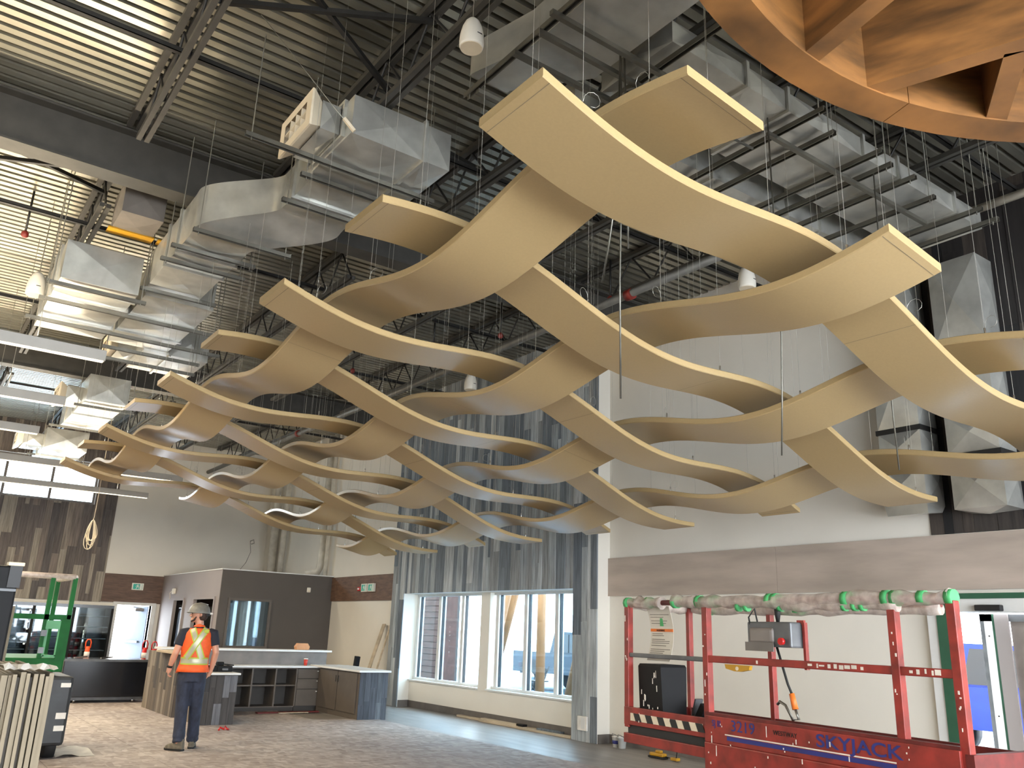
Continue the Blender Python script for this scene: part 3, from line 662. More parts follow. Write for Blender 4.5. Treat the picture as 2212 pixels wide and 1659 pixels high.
# ================================================================== WOODEN RING
RX, RY, RR, RZ = 3.41, -.46, 2.80, 4.6
ring = thing('wooden_ring', 'large round brown wooden ceiling ring with deep lattice spokes', 'ceiling ring', (RX, RY, RZ))
def arc(r0, r1, z0, z1, a0, a1, n, name):
    rs = []
    for k in range(n + 1):
        a = a0 + (a1 - a0) * k / n; c, s = math.cos(a), math.sin(a)
        rs.append([(RX + r0 * c, RY + r0 * s, z0), (RX + r1 * c, RY + r1 * s, z0), (RX + r1 * c, RY + r1 * s, z1), (RX + r0 * c, RY + r0 * s, z1)])
    o = B().rings(rs, smooth=True).build(name, 'ring_ply', ring); e = o.modifiers.new('e', 'EDGE_SPLIT'); e.split_angle = .6
for k in range(8): arc(RR - .20, RR, RZ, RZ + .62, k * PI / 4 + .5, (k + 1) * PI / 4 + .498, 12, 'rim_segment')
def spoke(p, q, w=.115, dz=0):
    B().bar((p[0], p[1], RZ + .315 + dz), (q[0], q[1], RZ + .315 + dz), w, .61 + 2 * dz).build('spoke', 'ring_ply', ring)
SK = (RZ - 1.65) / 3.35
def rp(x, y): return (x * SK, y * SK)
spoke(rp(3.865, 2.47), rp(3.05, -1.2)); spoke(rp(4.42, 2.42), rp(5.6, -.9)); spoke(rp(5.36, 2.08), rp(4.74, 1.67), .115, -.006); spoke(rp(4.9, .7), rp(1.2, -.9), .11, -.004); spoke(rp(1.6, 1.4), rp(4.4, -3.0)); spoke(rp(6.6, .6), rp(2.2, -2.9))

# ================================================================== SERVICE COUNTER
t = thing('counter_wing', 'left counter wing with dark plank end panel, in front of the worker', 'counter', (4.9, 15.95, 0))
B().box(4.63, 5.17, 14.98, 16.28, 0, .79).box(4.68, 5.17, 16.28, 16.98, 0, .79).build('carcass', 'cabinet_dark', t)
x = 4.61
for w in (.12, .1, .13, .11, .12):
    z = 0
    for q in (random.uniform(.3, .6), .79):
        piece('plank', 'plank_counter_dark', t, (x + w / 2, 14.97, (z + q) / 2), (w - .003, .02, q - z - .002)); z = q
    x += w
for k in range(9): piece('plank', 'plank_counter', t, (4.62, 15.05 + k * .14, .395), (.02, .137, .79))
tag(B().bbox(4.55, 5.22, 14.91, 16.28, .80, .832, .006).box(4.68, 5.08, 16.28, 16.93, .80, .832).build('countertop', 'counter_white'), 'white countertop of the left wing, with black tool cases on it', 'countertop')
t = thing('counter_wing', 'right counter wing with grey plank end panel beside the window wall', 'counter', (7.83, 16, 0))
B().box(7.56, 8.1, 15.08, 16.98, 0, .84).build('carcass', 'cabinet', t)
x = 7.54
for w in (.12, .11, .14, .11, .11):
    z = 0
    for q in (random.uniform(.25, .6), .84):
        piece('plank', 'plank_slate', t, (x + w / 2, 15.07, (z + q) / 2), (w - .003, .02, q - z - .002)); z = q
    x += w
for k in range(2):
    d = B().box(7.54, 7.56, 15.2 + k * .85, 16.02 + k * .85, .1, .82).build('cabinet_door', 'cabinet', t)
    B().box(7.515, 7.525, 15.95 + k * .12, 15.96 + k * .12, .62, .74).build('handle', 'steel_black', d)
tag(B().bbox(7.49, 8.16, 15.0, 17.3, .842, .88, .006).build('countertop', 'counter_white'), 'white countertop of the right wing, above the grey planks', 'countertop')
t = thing('cubby_cabinet', 'open dark cubby shelf unit under the back counter', 'cabinet', (6.3, 17.3, 0))
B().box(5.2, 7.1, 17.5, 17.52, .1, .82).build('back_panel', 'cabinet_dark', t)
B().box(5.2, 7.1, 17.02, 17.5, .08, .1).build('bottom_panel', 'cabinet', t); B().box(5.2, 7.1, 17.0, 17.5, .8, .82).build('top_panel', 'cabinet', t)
for x in (5.2, 5.62, 6.165, 6.645, 7.08): B().box(x, x + .03, 17.0, 17.5, .1, .8).build('divider', 'cabinet', t)
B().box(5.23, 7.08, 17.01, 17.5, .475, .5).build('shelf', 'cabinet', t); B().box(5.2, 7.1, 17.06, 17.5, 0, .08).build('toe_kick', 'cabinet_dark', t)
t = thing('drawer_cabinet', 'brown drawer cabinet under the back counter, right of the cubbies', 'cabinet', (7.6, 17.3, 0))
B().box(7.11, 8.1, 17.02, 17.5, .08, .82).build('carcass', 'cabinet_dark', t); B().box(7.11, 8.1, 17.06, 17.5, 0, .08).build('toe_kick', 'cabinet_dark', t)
for a, b in ((7.12, 7.6), (7.61, 8.09)):
    for c, d in ((.62, .8), (.42, .61), (.1, .41)):
        q = B().bbox(a, b, 17.0, 17.02, c, d, .003).build('drawer', 'cabinet', t); B().cbox((b - .06, 16.99, d - .04), (.02, .02, .015)).build('knob', 'counter_white', q)
tag(B().bbox(5.1, 8.45, 16.94, 17.52, .823, .86, .006).build('countertop', 'counter_white'), 'long white back countertop carrying a red paper cup', 'countertop')
t = thing('bar_wall', 'raised grey bar wall behind the back countertop', 'counter', (6.3, 17.6, 0))
B().box(4.67, 7.95, 17.54, 17.64, 0, 1.115).build('wall_panel', 'frame_grey', t)
tag(B().bbox(4.5, 8.02, 17.45, 17.95, 1.117, 1.155, .006).build('bar_top', 'counter_white'), 'long white raised bar top carrying a small box', 'countertop')
t = thing('plank_counter', 'tall counter side clad in weathered brown planks, left of the worker', 'counter', (4.6, 17.4, 0))
B().box(4.56, 4.66, 16.3, 17.44, 0, 1.07).box(4.56, 4.66, 17.66, 18.45, 0, 1.07).build('carcass', 'cabinet', t)
y = 16.3
while y < 18.4:
    w = random.choice((.1, .14, .18)); z = 0; w = min(w, 18.45 - y)
    for q in (random.uniform(.3, .8), 1.07):
        piece('plank', 'plank_counter', t, (4.55, y + w / 2, (z + q) / 2), (.02, w - .003, q - z - .002)); z = q
    y += w
tag(B().bbox(4.42, 4.92, 16.12, 17.44, 1.075, 1.115, .006).build('side_top', 'lumber'), 'pale top board of the tall plank counter side', 'countertop')
t = thing('paper_cup', 'red paper cup with white lid on the back countertop', 'cup', (7.34, 17.2, .86))
B().lathe([(.032, 0), (.043, .12)], (7.34, 17.2, .861), 14).build('cup_body', 'cup_red', t); B().lathe([(.046, 0), (.046, .012), (.038, .02)], (7.34, 17.2, .981), 14).build('lid', 'paper', t)
t = thing('takeout_box', 'small brown cardboard box on the raised bar top', 'box', (7.4, 17.62, 1.156))
B().prism([(-.13, 0), (.13, 0), (.15, .06), (.1, .13), (-.1, .13), (-.15, .06)], lambda a, b, c: (7.4 + a, 17.62 + c, 1.157 + b), -.07, .07).build('box_body', 'cardboard', t)
for k, (x, y, w, lab) in enumerate(((4.78, 15.4, .3, 'black tool case on the left wing, nearer the worker'), (5.05, 15.38, .26, 'black tool case at the corner of the left wing'))):
    t = thing('tool_case', lab, 'tool case', (x, y, .833)); B().bbox(x - w / 2, x + w / 2, y - .12, y + .12, .833, .93, .01).build('case_body', 'black_matte', t); B().box(x - .05, x + .05, y - .13, y - .12, .86, .89).build('latch', 'grey_steel', t)
t = thing('nail_gun', 'small black power tool lying on the tool cases', 'tool', (5.02, 15.45, .93))
B().bbox(4.95, 5.07, 15.4, 15.5, .931, .99, .01).build('tool_body', 'black_matte', t); B().tube([(5.07, 15.45, .95), (5.18, 15.45, .94), (5.24, 15.4, .935)], .012, 6).build('hose', 'black_rubber', t)
tag(B().bbox(6.2, 7.45, 16.55, 16.68, .012, .035, .004).build('red_board', 'red_dark'), 'flat red board lying on the floor before the cubbies', 'board')
tag(B().bbox(6.6, 7.2, 16.48, 16.54, .012, .03, .004).build('lumber_offcut', 'lumber'), 'pale lumber offcut lying beside the red board', 'lumber')
for k, (p, q, w, lab) in enumerate((((9.3, 18.62, .0), (9.88, 18.7, 1.75), .15, 'pale board leaning on the beige wall, left of the pair'), ((9.42, 18.42, 0), (9.9, 18.42, 1.72), .05, 'narrow pale board leaning on the beige wall, right of the pair'))):
    tag(B().bar(p, q, w, .025, (1, 0, 0)).build('leaning_board', 'lumber'), lab, 'board')
tag(B().bar((8.95, 18.3, 0), (9.0, 18.2, 1.02), .1, .1, (1, 0, 0)).build('dark_post', 'black_matte'), 'short dark offcut standing beyond the right counter wing', 'lumber')

# wall devices
def exit_sign(label, o, u, n):   # o lower-left corner, u along, n outwards
    t = thing('exit_sign', label, 'sign', o); o = Vector(o); u = Vector(u); n = Vector(n); Z = Vector((0, 0, 1))
    def P(a, b, c): return o + u * a + Z * b + n * c
    def slab(a0, a1, b0, b1, c0, c1, nm, m): B().prism([(a0, b0), (a1, b0), (a1, b1), (a0, b1)], P, c0, c1).build(nm, m, t)
    slab(0, .33, 0, .2, 0, .05, 'sign_case', 'white_plastic'); slab(.035, .295, .025, .175, .05, .053, 'sign_face', 'exit_green')
    f = B()
    for poly in ([(.15, .15), (.17, .15), (.17, .168), (.15, .168)], [(.14, .09), (.175, .1), (.17, .145), (.145, .145)], [(.145, .095), (.11, .04), (.122, .035), (.165, .09)], [(.165, .095), (.2, .07), (.185, .035), (.196, .03), (.216, .074), (.175, .11)], [(.145, .14), (.112, .12), (.105, .09), (.116, .088), (.122, .112), (.15, .125)], [(.17, .14), (.2, .13), (.213, .105), (.204, .1), (.193, .12), (.168, .127)]):
        f.prism(poly, P, .0532, .0545)
    f.build('running_figure', 'paper', t)
    f = B()
    for poly in ([(.225, .03), (.285, .03), (.285, .17), (.225, .17)],): f.prism(poly, P, .0532, .0538)
    f.build('doorway', 'paper', t)
exit_sign('green running-man exit sign above the bright back door', (6.0, YB - .045, 2.49), (1, 0, 0), (0, -1, 0))
exit_sign('left one of the two green exit signs on the brown band', (9.9, 20.05, 2.52), (0, -1, 0), (-1, 0, 0))
exit_sign('right one of the two green exit signs on the brown band', (9.9, 19.67, 2.52), (0, -1, 0), (-1, 0, 0))
t = thing('fire_strobe', 'small red fire strobe beside the pair of exit signs', 'alarm', (9.9, 20.2, 2.55)); B().bbox(9.86, 9.907, 20.11, 20.29, 2.55, 2.65, .008).build('body', 'tail_red', t); B().bbox(9.84, 9.86, 20.16, 20.24, 2.58, 2.62, .004).build('lens', 'paper', t)
t = thing('motion_sensor', 'white motion sensor on the dark grey office wall', 'sensor', (9.24, 21.95, 2.5)); B().bbox(9.19, 9.29, 21.9, 21.965, 2.5, 2.63, .02).build('body', 'white_plastic', t); B().box(9.21, 9.27, 21.895, 21.9, 2.52, 2.56).build('lens', 'cream', t)
t = thing('wall_sensor', 'white wall sensor with dangling wire on the light grey wall', 'sensor', (6.86, 26.2, 2.4)); B().bbox(6.82, 6.895, 26.0, 26.2, 2.39, 2.55, .02).build('body', 'white_plastic', t); B().tube([(6.85, 26.2, 2.5), (6.83, 26.4, 2.42), (6.84, 26.35, 2.3), (6.84, 26.42, 2.25)], .008, 5).build('wire', 'cream', t)
t = thing('outlet_cover', 'white taped outlet cover low on the grey plank pier', 'outlet', (9.64, 11.13, .17)); B().bbox(9.62, 9.652, 11.02, 11.25, .17, .39, .006).build('plate', 'paper', t); B().box(9.617, 9.62, 11.06, 11.16, .2, .37).build('tape', 'white_trim', t)

# ================================================================== DISPLAY CASES, DELINEATORS
t = thing('display_case', 'long low black display case left of the plank counter', 'display case', (4.1, 19.9, 0))
B().bbox(3.2, 4.82, 19.4, 20.4, .12, .84, .012).build('case_body', 'black_gloss', t); B().box(3.2, 4.82, 19.36, 19.4, .80, .845).build('edge_rail', 'grey_steel', t)
B().box(3.25, 4.8, 19.45, 20.35, .06, .12).build('base_frame', 'grey_steel', t)
for x in (3.5, 4.6): B().lathe([(.045, -.02), (.045, .02)], (x, 19.5, .05), 12, 'X').build('caster', 'chrome', t)
for k in range(2): B().bar((3.4 + k * .5, 19.6, .86), (3.7 + k * .5, 20.0, .87), .03, .03).build('clip', 'chrome', t)
t = thing('glass_door_cooler', 'black glass-door cooler row with lit shelves along the back wall', 'cooler', (3.8, 25.9, 0))
B().box(2.3, 5.2, 26.25, 26.3, 0, 1.97).box(2.3, 5.2, 25.5, 26.3, 1.9, 1.98).box(2.3, 5.2, 25.5, 26.3, 0, .25).build('cabinet_shell', 'black_gloss', t)
for x in (2.3, 3.25, 4.2, 5.14): B().box(x, x + .06, 25.5, 26.25, .25, 1.9).build('door_post', 'black_matte', t)
for k, x in enumerate((2.36, 3.31, 4.26)):
    B().box(x, x + .88, 25.52, 25.53, .25, 1.9).build('door_pane', 'glass', t)
    for z in (.5, .8, 1.1, 1.4, 1.68): B().box(x, x + .88, 25.65, 26.2, z, z + .02).build('shelf', 'grey_steel', t)
    if k < 2:
        for z in (.95, 1.15, 1.32, 1.5, 1.62, 1.78): B().lathe([(.022, -.01), (.022, .01)], (x + .84, 25.56, z), 8, 'Y').build('shelf_light', 'lamp_lens', t)
B().lathe([(.07, .3), (.07, 1.75)], (4.6, 25.8, 0), 16).build('steel_tube', 'chrome', t)
for k, (x, y, lab) in enumerate(((5.15, 21.35, 'red and white delineator post by the back door, left of the pair'), (5.14, 20.5, 'red and white delineator post behind the plank counter, right of the pair'), (3.95, 21.4, 'orange delineator post standing behind the black display case'))):
    t = thing('delineator_post', lab, 'delineator', (x, y, 0), group='delineator posts'); m = 'tail_red' if k < 2 else 'cone_orange'
    B().lathe([(.2, 0), (.2, .04), (.07, .06), (.055, .3), (.05, 1.0), (.03, 1.02)], (x, y, .012), 16).build('post', m, t)
    for z in (.55, .8): B().lathe([(.058, 0), (.058, .12)], (x, y, z), 16).build('reflective_band', 'paper', t)
    B().tube([(x - .05, y, 1.0), (x - .055, y, 1.12), (x - .03, y, 1.18), (x + .03, y, 1.18), (x + .055, y, 1.12), (x + .05, y, 1.0)], .014, 8).build('loop_handle', m, t)

# ================================================================== GREEN LIFT, BLACK CABINET, BOARDS
t = thing('green_lift', 'green scissor lift platform with wrapped rail at the left', 'lift', (1.5, 12.6, 0))
gx0, gx1, gy0, gy1 = .9, 1.94, 12.0, 13.3
for (x, y) in ((gx1, gy0), (1.69, gy0), (gx0, gy0), (gx1, gy1), (gx0, gy1)): B().bar((x, y, 1.0), (x, y, 2.12), .05, .05).build('post', 'green_paint', t)
B().tube([(gx0, gy0, 2.13), (gx1, gy0, 2.13)], .035, 8).tube([(gx1, gy0, 2.13), (gx1, gy1, 2.13)], .03, 8).build('wrapped_rail', 'plastic_wrap', t)
B().bar((gx0, gy0, 1.64), (gx1 + .02, gy0, 1.64), .05, .06).bar((gx1, gy0, 1.64), (gx1, gy1, 1.64), .05, .05).build('mid_rail', 'green_paint', t)
B().bbox(gx0 - .03, gx1 + .02, gy0 - .03, gy1, 1.0, 1.16, .01).build('toe_panel', 'green_paint', t)
B().box(1.86, 1.97, gy0 - .035, gy0 + .03, 1.14, 1.62).build('gate_plate', 'green_paint', t)
g = B().bar((1.72, gy0 - .01, 1.18), (1.72, gy0 - .01, 1.58), .03, .03).bar((1.86, gy0 - .01, 1.18), (1.86, gy0 - .01, 1.58), .03, .03).bar((1.72, gy0 - .01, 1.18), (1.86, gy0 - .01, 1.18), .03, .03).box(1.7, 1.88, gy0 - .03, gy0, 1.5, 1.6).build('gate', 'green_light', t)
for z in (1.25, 1.45): B().box(1.66, 1.72, gy0 - .05, gy0 - .02, z - .035, z + .035).build('hinge', 'grey_steel', t)
B().bbox(.8, 2.12, gy0 - .05, gy1 + .2, .16, .95, .04).build('chassis', 'chassis_grey', t)
B().box(.9, 1.9, gy0 + .2, gy1, .95, 1.0).build('scissor_pack', 'black_paint', t)
for x in (1.0, 2.0):
    for y in (12.2, 13.2): B().lathe([(.17, -.06), (.17, .06)], (x, y, .17), 18, 'X').build('wheel', 'black_rubber', t)
for z, d in ((.85, .05), (.5, .07), (.36, .06)): B().box(1.98, 2.09, gy0 - .056, gy0 - .05, z - d / 2, z + d / 2).build('decal', 'paper', t)
t = thing('black_cabinet', 'tall black cabinet cut off by the left picture edge', 'cabinet', (.3, 8.4, 0))
B().bbox(-.5, .875, 8.0, 8.8, .05, 2.03, .015).build('cabinet_body', 'black_matte', t); B().box(.80, .89, 7.985, 8.0, 1.86, 2.05).build('corner_bracket', 'black_paint', t)
B().bbox(.78, .9, 7.98, 8.1, 2.03, 2.06, .006).build('corner_cap', 'cream', t); B().box(-.5, .87, 7.99, 8.0, 1.83, 1.85).build('trim_line', 'grey_steel', t); B().box(-.5, .8, 8.0, 8.8, 0, .05).build('plinth', 'black_paint', t)
tag(B().box(.895, .925, 8.3, 8.75, .012, 1.72).build('leaning_board', 'board_tan'), 'narrow tan panel edge standing against the black cabinet', 'board')
bx = [(35, 80), (86, 110), (112, 142), (175, 213), (216, 242), (270, 302), (312, 346), (360, 384), (389, 425)]
for k, (a, b) in enumerate(bx):
    x0 = .447 + (a - 35) / 390 * .187; x1 = .447 + (b - 35) / 390 * .187; s = random.uniform(-.004, .004); y0 = 4.0 + random.uniform(-.01, .02); h = 1.425 + random.uniform(-.01, .01)
    o = B().rings([[(x0 + s, y0, .012), (x1 + s, y0, .012), (x1 + s, y0 + 1.1, .012), (x0 + s, y0 + 1.1, .012)], [(x0, y0, h), (x1, y0, h), (x1, y0 + 1.1, h), (x0, y0 + 1.1, h)]]).build('panel_board', 'board_tan')
    tag(o, '%s from the left of the tan boards standing on edge in the foreground' % ORD[k], 'board', 'tan boards standing on edge')
for k, (a, b) in enumerate(((145, 172), (245, 267))):
    x0 = .447 + (a - 35) / 390 * .187; x1 = .447 + (b - 35) / 390 * .187
    tag(B().box(x0, x1, 4.03, 5.1, .012, 1.41).build('gap_filler', 'gap_shade'), '%s dark shade filler in the gap between the tan foreground boards' % ['left', 'right'][k], 'board', 'dark shade fillers')  # solid fillers whose dark colour stands in for shaded gaps
rs = []
for k in range(12):
    x = .45 + k * .0175; rs.append([(x, 3.98 + .01 * (k % 3), 1.44 + .006 * (k % 2)), (x, 4.05, 1.455 + .012 * math.sin(k * 1.7)), (x + .004, 4.25, 1.45)])
tag(B().rings(rs, closed=False, caps=False).build('foam_wrap', 'paper'), 'torn white foam wrap on top of the standing tan boards', 'wrap')
rs = [[(2.08 + .09 * k, 12.1 + .16 * j, .016 + .03 * max(0, math.sin(k * 1.1 + j * .8))) for j in range(6)] for k in range(6)]
tag(B().rings(rs, closed=False, caps=False, smooth=True).build('plastic_sheet', 'paper'), 'crumpled white plastic sheet on the floor below the green lift', 'sheet')
tag(B().tube([(4.72, 14.2, .02), (4.76, 14.26, .05), (4.8, 14.2, .03), (4.84, 14.27, .06), (4.88, 14.22, .02), (4.83, 14.18, .04)], .016, 6).build('red_ribbon', 'tail_red'), 'crumpled red ribbon scrap on the floor right of the worker', 'ribbon')
for k, (x, a, b, z, m) in enumerate(((9.86, 12.4, 15.2, .02, 'lumber'), (9.78, 13.0, 14.3, .02, 'lumber'), (9.8, 13.05, 14.25, .05, 'lumber'), (9.74, 11.5, 13.0, .02, 'lumber'), (9.8, 11.85, 12.5, .05, 'plank_grey'), (9.8, 12.9, 13.1, .06, 'black_matte'))):
    tag(B().bbox(x - .05, x + .05, a, b, z - .018, z + .02, .003).build('floor_board', m), ['long pale trim board along the baseboard under the window', 'lower pale board of the pile under the window post', 'upper pale board of the pile under the window post', 'thin pale board lying toward the grey plank pier', 'dark grey plank offcut on the boards near the pier', 'small dark block on the end of the board pile'][k], 'board')
# pails and the yellow tool
for k, (x, y, lab, m) in enumerate(((9.72, 10.42, 'white pail with blue label by the step in the wall', 'paper'), (9.7, 10.27, 'clear grey pail behind the red lift, right of the white one', 'white_trim'))):
    t = thing('pail', lab, 'pail', (x, y, 0)); B().lathe([(.055, .0), (.07, .15), (.073, .15), (.073, .16), (.066, .16), (.052, .01)], (x, y, .001), 18).build('pail_body', m, t)
    if k == 0: B().lathe([(.0625, .05), (.067, .1)], (x, y, .001), 18).build('pail_label', 'blue_paint', t)
    B().tube([(x, y - .07, .15), (x - .06, y - .04, .19), (x - .07, y + .02, .2), (x - .02, y + .07, .15)], .004, 5).build('bail', 'grey_steel', t)
t = thing('yellow_tool', 'yellow and black power tool on the floor beside the red lift', 'tool', (9.45, 9.3, 0))
B().bbox(9.4, 9.52, 9.12, 9.42, 0.005, .03, .008).build('sole', 'black_rubber', t); B().bbox(9.41, 9.51, 9.14, 9.4, .03, .075, .012).build('tool_body', 'yellow_paint', t); B().bbox(9.43, 9.49, 9.2, 9.3, .075, .11, .01).build('grip', 'yellow_paint', t)
B().tube([(9.46, 9.12, .04), (9.46, 9.0, .03), (9.44, 8.9, .05), (9.44, 8.86, .25), (9.46, 8.95, .33)], .007, 5).build('cord', 'black_rubber', t); B().bbox(9.42, 9.5, 8.88, 9.0, .01, .05, .008).build('battery', 'yellow_paint', t)
# loose cables and coil
for k, (pts, lab) in enumerate((([(3.88, 4.11, 6.3), (3.9, 4.12, 5.0), (4.0, 4.25, 4.2), (4.13, 4.38, 3.34)], 'long grey cable hanging through the middle of the weave'), ([(3.9, 4.13, 6.2), (3.92, 4.2, 4.9), (3.95, 4.32, 4.5), (4.04, 4.49, 4.28)], 'short curled grey cable hanging left of the long one'), ([(5.5, 3.95, 6.1), (5.64, 4.04, 4.13), (5.75, 4.15, 3.6), (5.84, 4.25, 3.15)], 'grey cable hanging in front of the white wall'), ([(6.9, 3.8, 6.0), (6.97, 3.88, 3.71), (7.13, 3.96, 3.17)], 'grey cable hanging in front of the wall ducts'), ([(3.93, 4.12, 6.2), (3.98, 4.14, 4.9), (4.02, 4.18, 4.45)], 'thin grey cable beside the long hanging cable'))):
    tag(B().tube(pts, .0075, 6).build('loose_cable', 'strut'), lab, 'cable', 'loose hanging cables')
cpts = [(3.73, 22.03, 7.09), (3.73, 22.03, 4.6), (3.74, 22.1, 4.2), (3.75, 22.2, 3.95)]
amps = [random.uniform(.04, .13) for _ in range(9)]; offs = [random.uniform(-.03, .03) for _ in range(9)]
for k in range(9 * 16):
    a = k * 2 * PI / 16; q = amps[k // 16]; lo = .30 + .06 * math.sin(k // 16 * 2.1)
    cpts.append((3.75 + offs[k // 16] * (1 - math.cos(a)) / 2 + q * math.sin(a) * (1 - .5 * math.cos(a)), 22.25 + .03 * math.sin(k * .37), 3.9 - lo * (1 - math.cos(a))))
tag(B().tube(cpts, .009, 5).build('cable_coil', 'cream'), 'coiled pale cable hanging before the brown plank wall', 'cable')
tag(B().tube([(8.2, 24.0, 3.9), (8.25, 24.0, 3.6), (8.15, 24, 3.3), (7.9, 23.8, 3.02)], .008, 5).tube([(8.2, 24, 3.9), (8.3, 24, 3.95), (8.32, 24, 3.85), (8.24, 24, 3.82)], .012, 5).build('wall_wire', 'strut'), 'thin wire hanging above the grey office roof', 'cable')

# ================================================================== RED SCISSOR LIFT (built in its own frame)
L = thing('scissor_lift', 'red scissor lift with plastic-wrapped rails at the right', 'lift', (5.0, 2.54, 0), -.0997, local=True)
LW, LL = .66, 3.0
def lb(nm, m, *a, par=None, bev=0):
    mb = B(); mb.bbox(*a, bev) if bev else mb.box(*a); return mb.build(nm, m, par or L)
for y in (.0, .39, 2.03, 3.0):
    z0 = .93
    p = B().bbox(-.028, .028, y - .028, y + .028, z0, 1.92, .005).build('post', 'red_paint', L)
    for k in range(5):
        zz = random.uniform(1.1, 1.85); ya = y + random.uniform(-.022, .012); B().box(-.031, -.0275, ya, ya + random.uniform(.005, .011), zz, zz + random.choice((.008, .012, .02, .05))).build('paint_chip', 'paint_splash', p)
for y in (2.0, 2.96): B().bbox(LW - .025, LW + .025, y - .022, y + .022, .93, 1.92, .005).build('post', 'red_paint', L)
B().bbox(-.02, .02, 2.06, 2.97, 1.49, 1.525, .008).build('mid_rail', 'grey_steel', L); B().bbox(-.02, .02, .0, 2.03, 1.49, 1.54, .006).build('mid_rail', 'red_paint', L)
for a, b in [(.1 + .045 * k, .1 + .045 * k + random.uniform(.01, .04)) for k in range(5)] + [(.62 + .05 * k, .62 + .05 * k + random.uniform(.01, .045)) for k in range(9)] + [(1.5, 1.515)]: B().box(-.022, -.0195, a, b, 1.5 + random.uniform(0, .012), 1.535 - random.uniform(0, .014)).build('paint_chip', 'paint_splash', L)
def wrap(p, q, r, n=26):
    p = Vector(p); q = Vector(q); pts = []; rs = []
    for k in range(n + 1):
        f = k / n; pts.append(p.lerp(q, f) + Vector((random.uniform(-.006, .006), 0, random.uniform(-.01, .006)))); rs.append(r * random.uniform(.8, 1.35))
    return B().tube(pts, rs, 10).build('plastic_wrap', 'plastic_wrap', L)
B().tube([(0, 0, 1.935), (0, LL, 1.935)], .022, 8).build('top_rail', 'red_dark', L); B().tube([(LW, .5, 1.935), (LW, LL, 1.935)], .022, 8).build('top_rail', 'red_dark', L)
wrap((0, .0, 1.94), (0, 2.1, 1.935), .042); wrap((0, 2.1, 1.94), (0, 2.4, 1.95), .042, 6); wrap((0, 2.55, 1.94), (0, 3.03, 1.94), .042, 10)
wrap((0, .35, 1.895), (0, 1.25, 1.9), .03, 14); wrap((LW, .5, 1.91), (LW, 2.9, 1.915), .045)
wrap((0, 3.0, 1.93), (LW, 3.0, 1.92), .04, 10)
for y, r in ((.0, .048), (.18, .044), (.36, .05), (.42, .052), (.72, .05), (1.32, .05), (1.37, .05), (1.95, .048), (2.1, .05), (2.38, .05), (2.72, .048), (3.0, .048)):
    B().tube([(0, y - .022, 1.938), (0, y + .022, 1.938)], r, 10).build('green_tape', 'green_tape', L)
for y in (.6, .66, .74, 1.28, 1.6, 1.68): B().tube([(0, y - .015, 1.895), (0, y + .015, 1.895)], .034, 10).build('green_tape', 'green_tape', L)
for y in (1.7, 1.85, 2.7): B().tube([(LW, y - .03, 1.912), (LW, y + .03, 1.912)], .052, 10).build('green_tape', 'green_tape', L)
# deck and side panels
lb('platform_floor', 'steel_dark', 0, LW, 0, LL, .88, .92)
lb('far_toe_board', 'red_dark', LW - .02, LW, .0, LL, .92, 1.08)
lb('end_toe_board', 'red_dark', .02, LW, LL - .02, LL, .92, 1.08); lb('end_toe_board', 'red_dark', .02, LW, 0, .02, .92, 1.06)
ext = lb('extension_panel', 'red_paint', -.03, .0, 2.02, 3.03, .95, 1.09, bev=.004); lb('extension_bar', 'red_paint', -.035, .02, 2.0, 3.03, .81, .885, bev=.004); lb('extension_slot', 'black_paint', -.01, 0, 2.03, 3.0, .885, .95)
lb('stripe_backing', 'cream', -.033, -.03, 2.07, 2.94, .985, 1.045, par=ext)
for k in range(6):
    y = 2.9 - k * .15
    B().prism([(y, 1.045), (y - .075, 1.045), (y - .105, .985), (y - .03, .985)], lambda a, b, c: (c, a, b), -.0355, -.033).build('hazard_stripe', 'black_paint', ext)
main = lb('side_panel', 'red_paint', -.05, -.02, .02, 2.03, .93, 1.115, bev=.004)
lb('chassis_beam', 'red_paint', -.06, .0, .38, 2.03, .70, .93, bev=.008); lb('side_cap', 'red_dark', -.04, .01, .02, 2.03, 1.115, 1.135)
lb('white_stripe', 'paint_splash', -.0525, -.05, .42, 1.82, .995, 1.003, par=main); lb('blue_stripe', 'blue_paint', -.0525, -.05, .42, 1.80, .962, .99, par=main)
XD, YD = (0, -1, 0), (0, 0, 1)
text('lettering', 'SJ III', 'blue_paint', main, .062, (-.052, 1.95, 1.045), XD, YD, sx=.85, bold=0); text('lettering', '3219', 'blue_paint', main, .105, (-.052, 1.76, 1.03), XD, YD, sx=1.12, bold=.0)
text('lettering', 'WESTWAY', 'black_paint', main, .042, (-.052, 1.36, 1.05), XD, YD, bold=0)
text('lettering', 'SKYJACK', 'blue_paint', main, .11, (-.052, 1.0, 1.02), XD, YD, sx=1.42, bold=.0015)
for k in range(46):
    y = random.uniform(.05, 2.98); z1 = random.uniform(.78, 1.1) if y < 2.0 else random.uniform(.83, 1.08); h = random.choice((.01, .015, .03, .07)); xx = -.0535 if z1 > .93 and y < 2.03 else (-.0615 if y < 2.03 else -.0365)
    if y >= 2.0 and not (.955 < z1 - h and z1 < 1.09): continue
    B().box(xx - .001, xx + .001, y, y + random.uniform(.004, .009), z1 - h, z1).build('paint_drip', 'paint_splash', L)
lb('ladder_plate', 'grey_steel', -.05, .1, -.02, .3, .86, .9); B().tube([(.05, .3, .95), (.05, .2, .98), (.06, .12, 1.06), (.08, .05, 1.08)], .012, 6).build('hose', 'strut', L)
lb('end_plate', 'red_dark', -.03, LW, -.05, .0, .6, 1.1); lb('black_strip', 'black_paint', .0, .03, .1, .16, .94, 1.08)
for s in (-1, 1):
    for k in range(2): B().bar((.2 + .3 * k, .5, .45 + .12 * (1 + s)), (.2 + .3 * k, 2.1, .45 + .12 * (1 - s)), .04, .07).build('scissor_arm', 'steel_black', L)
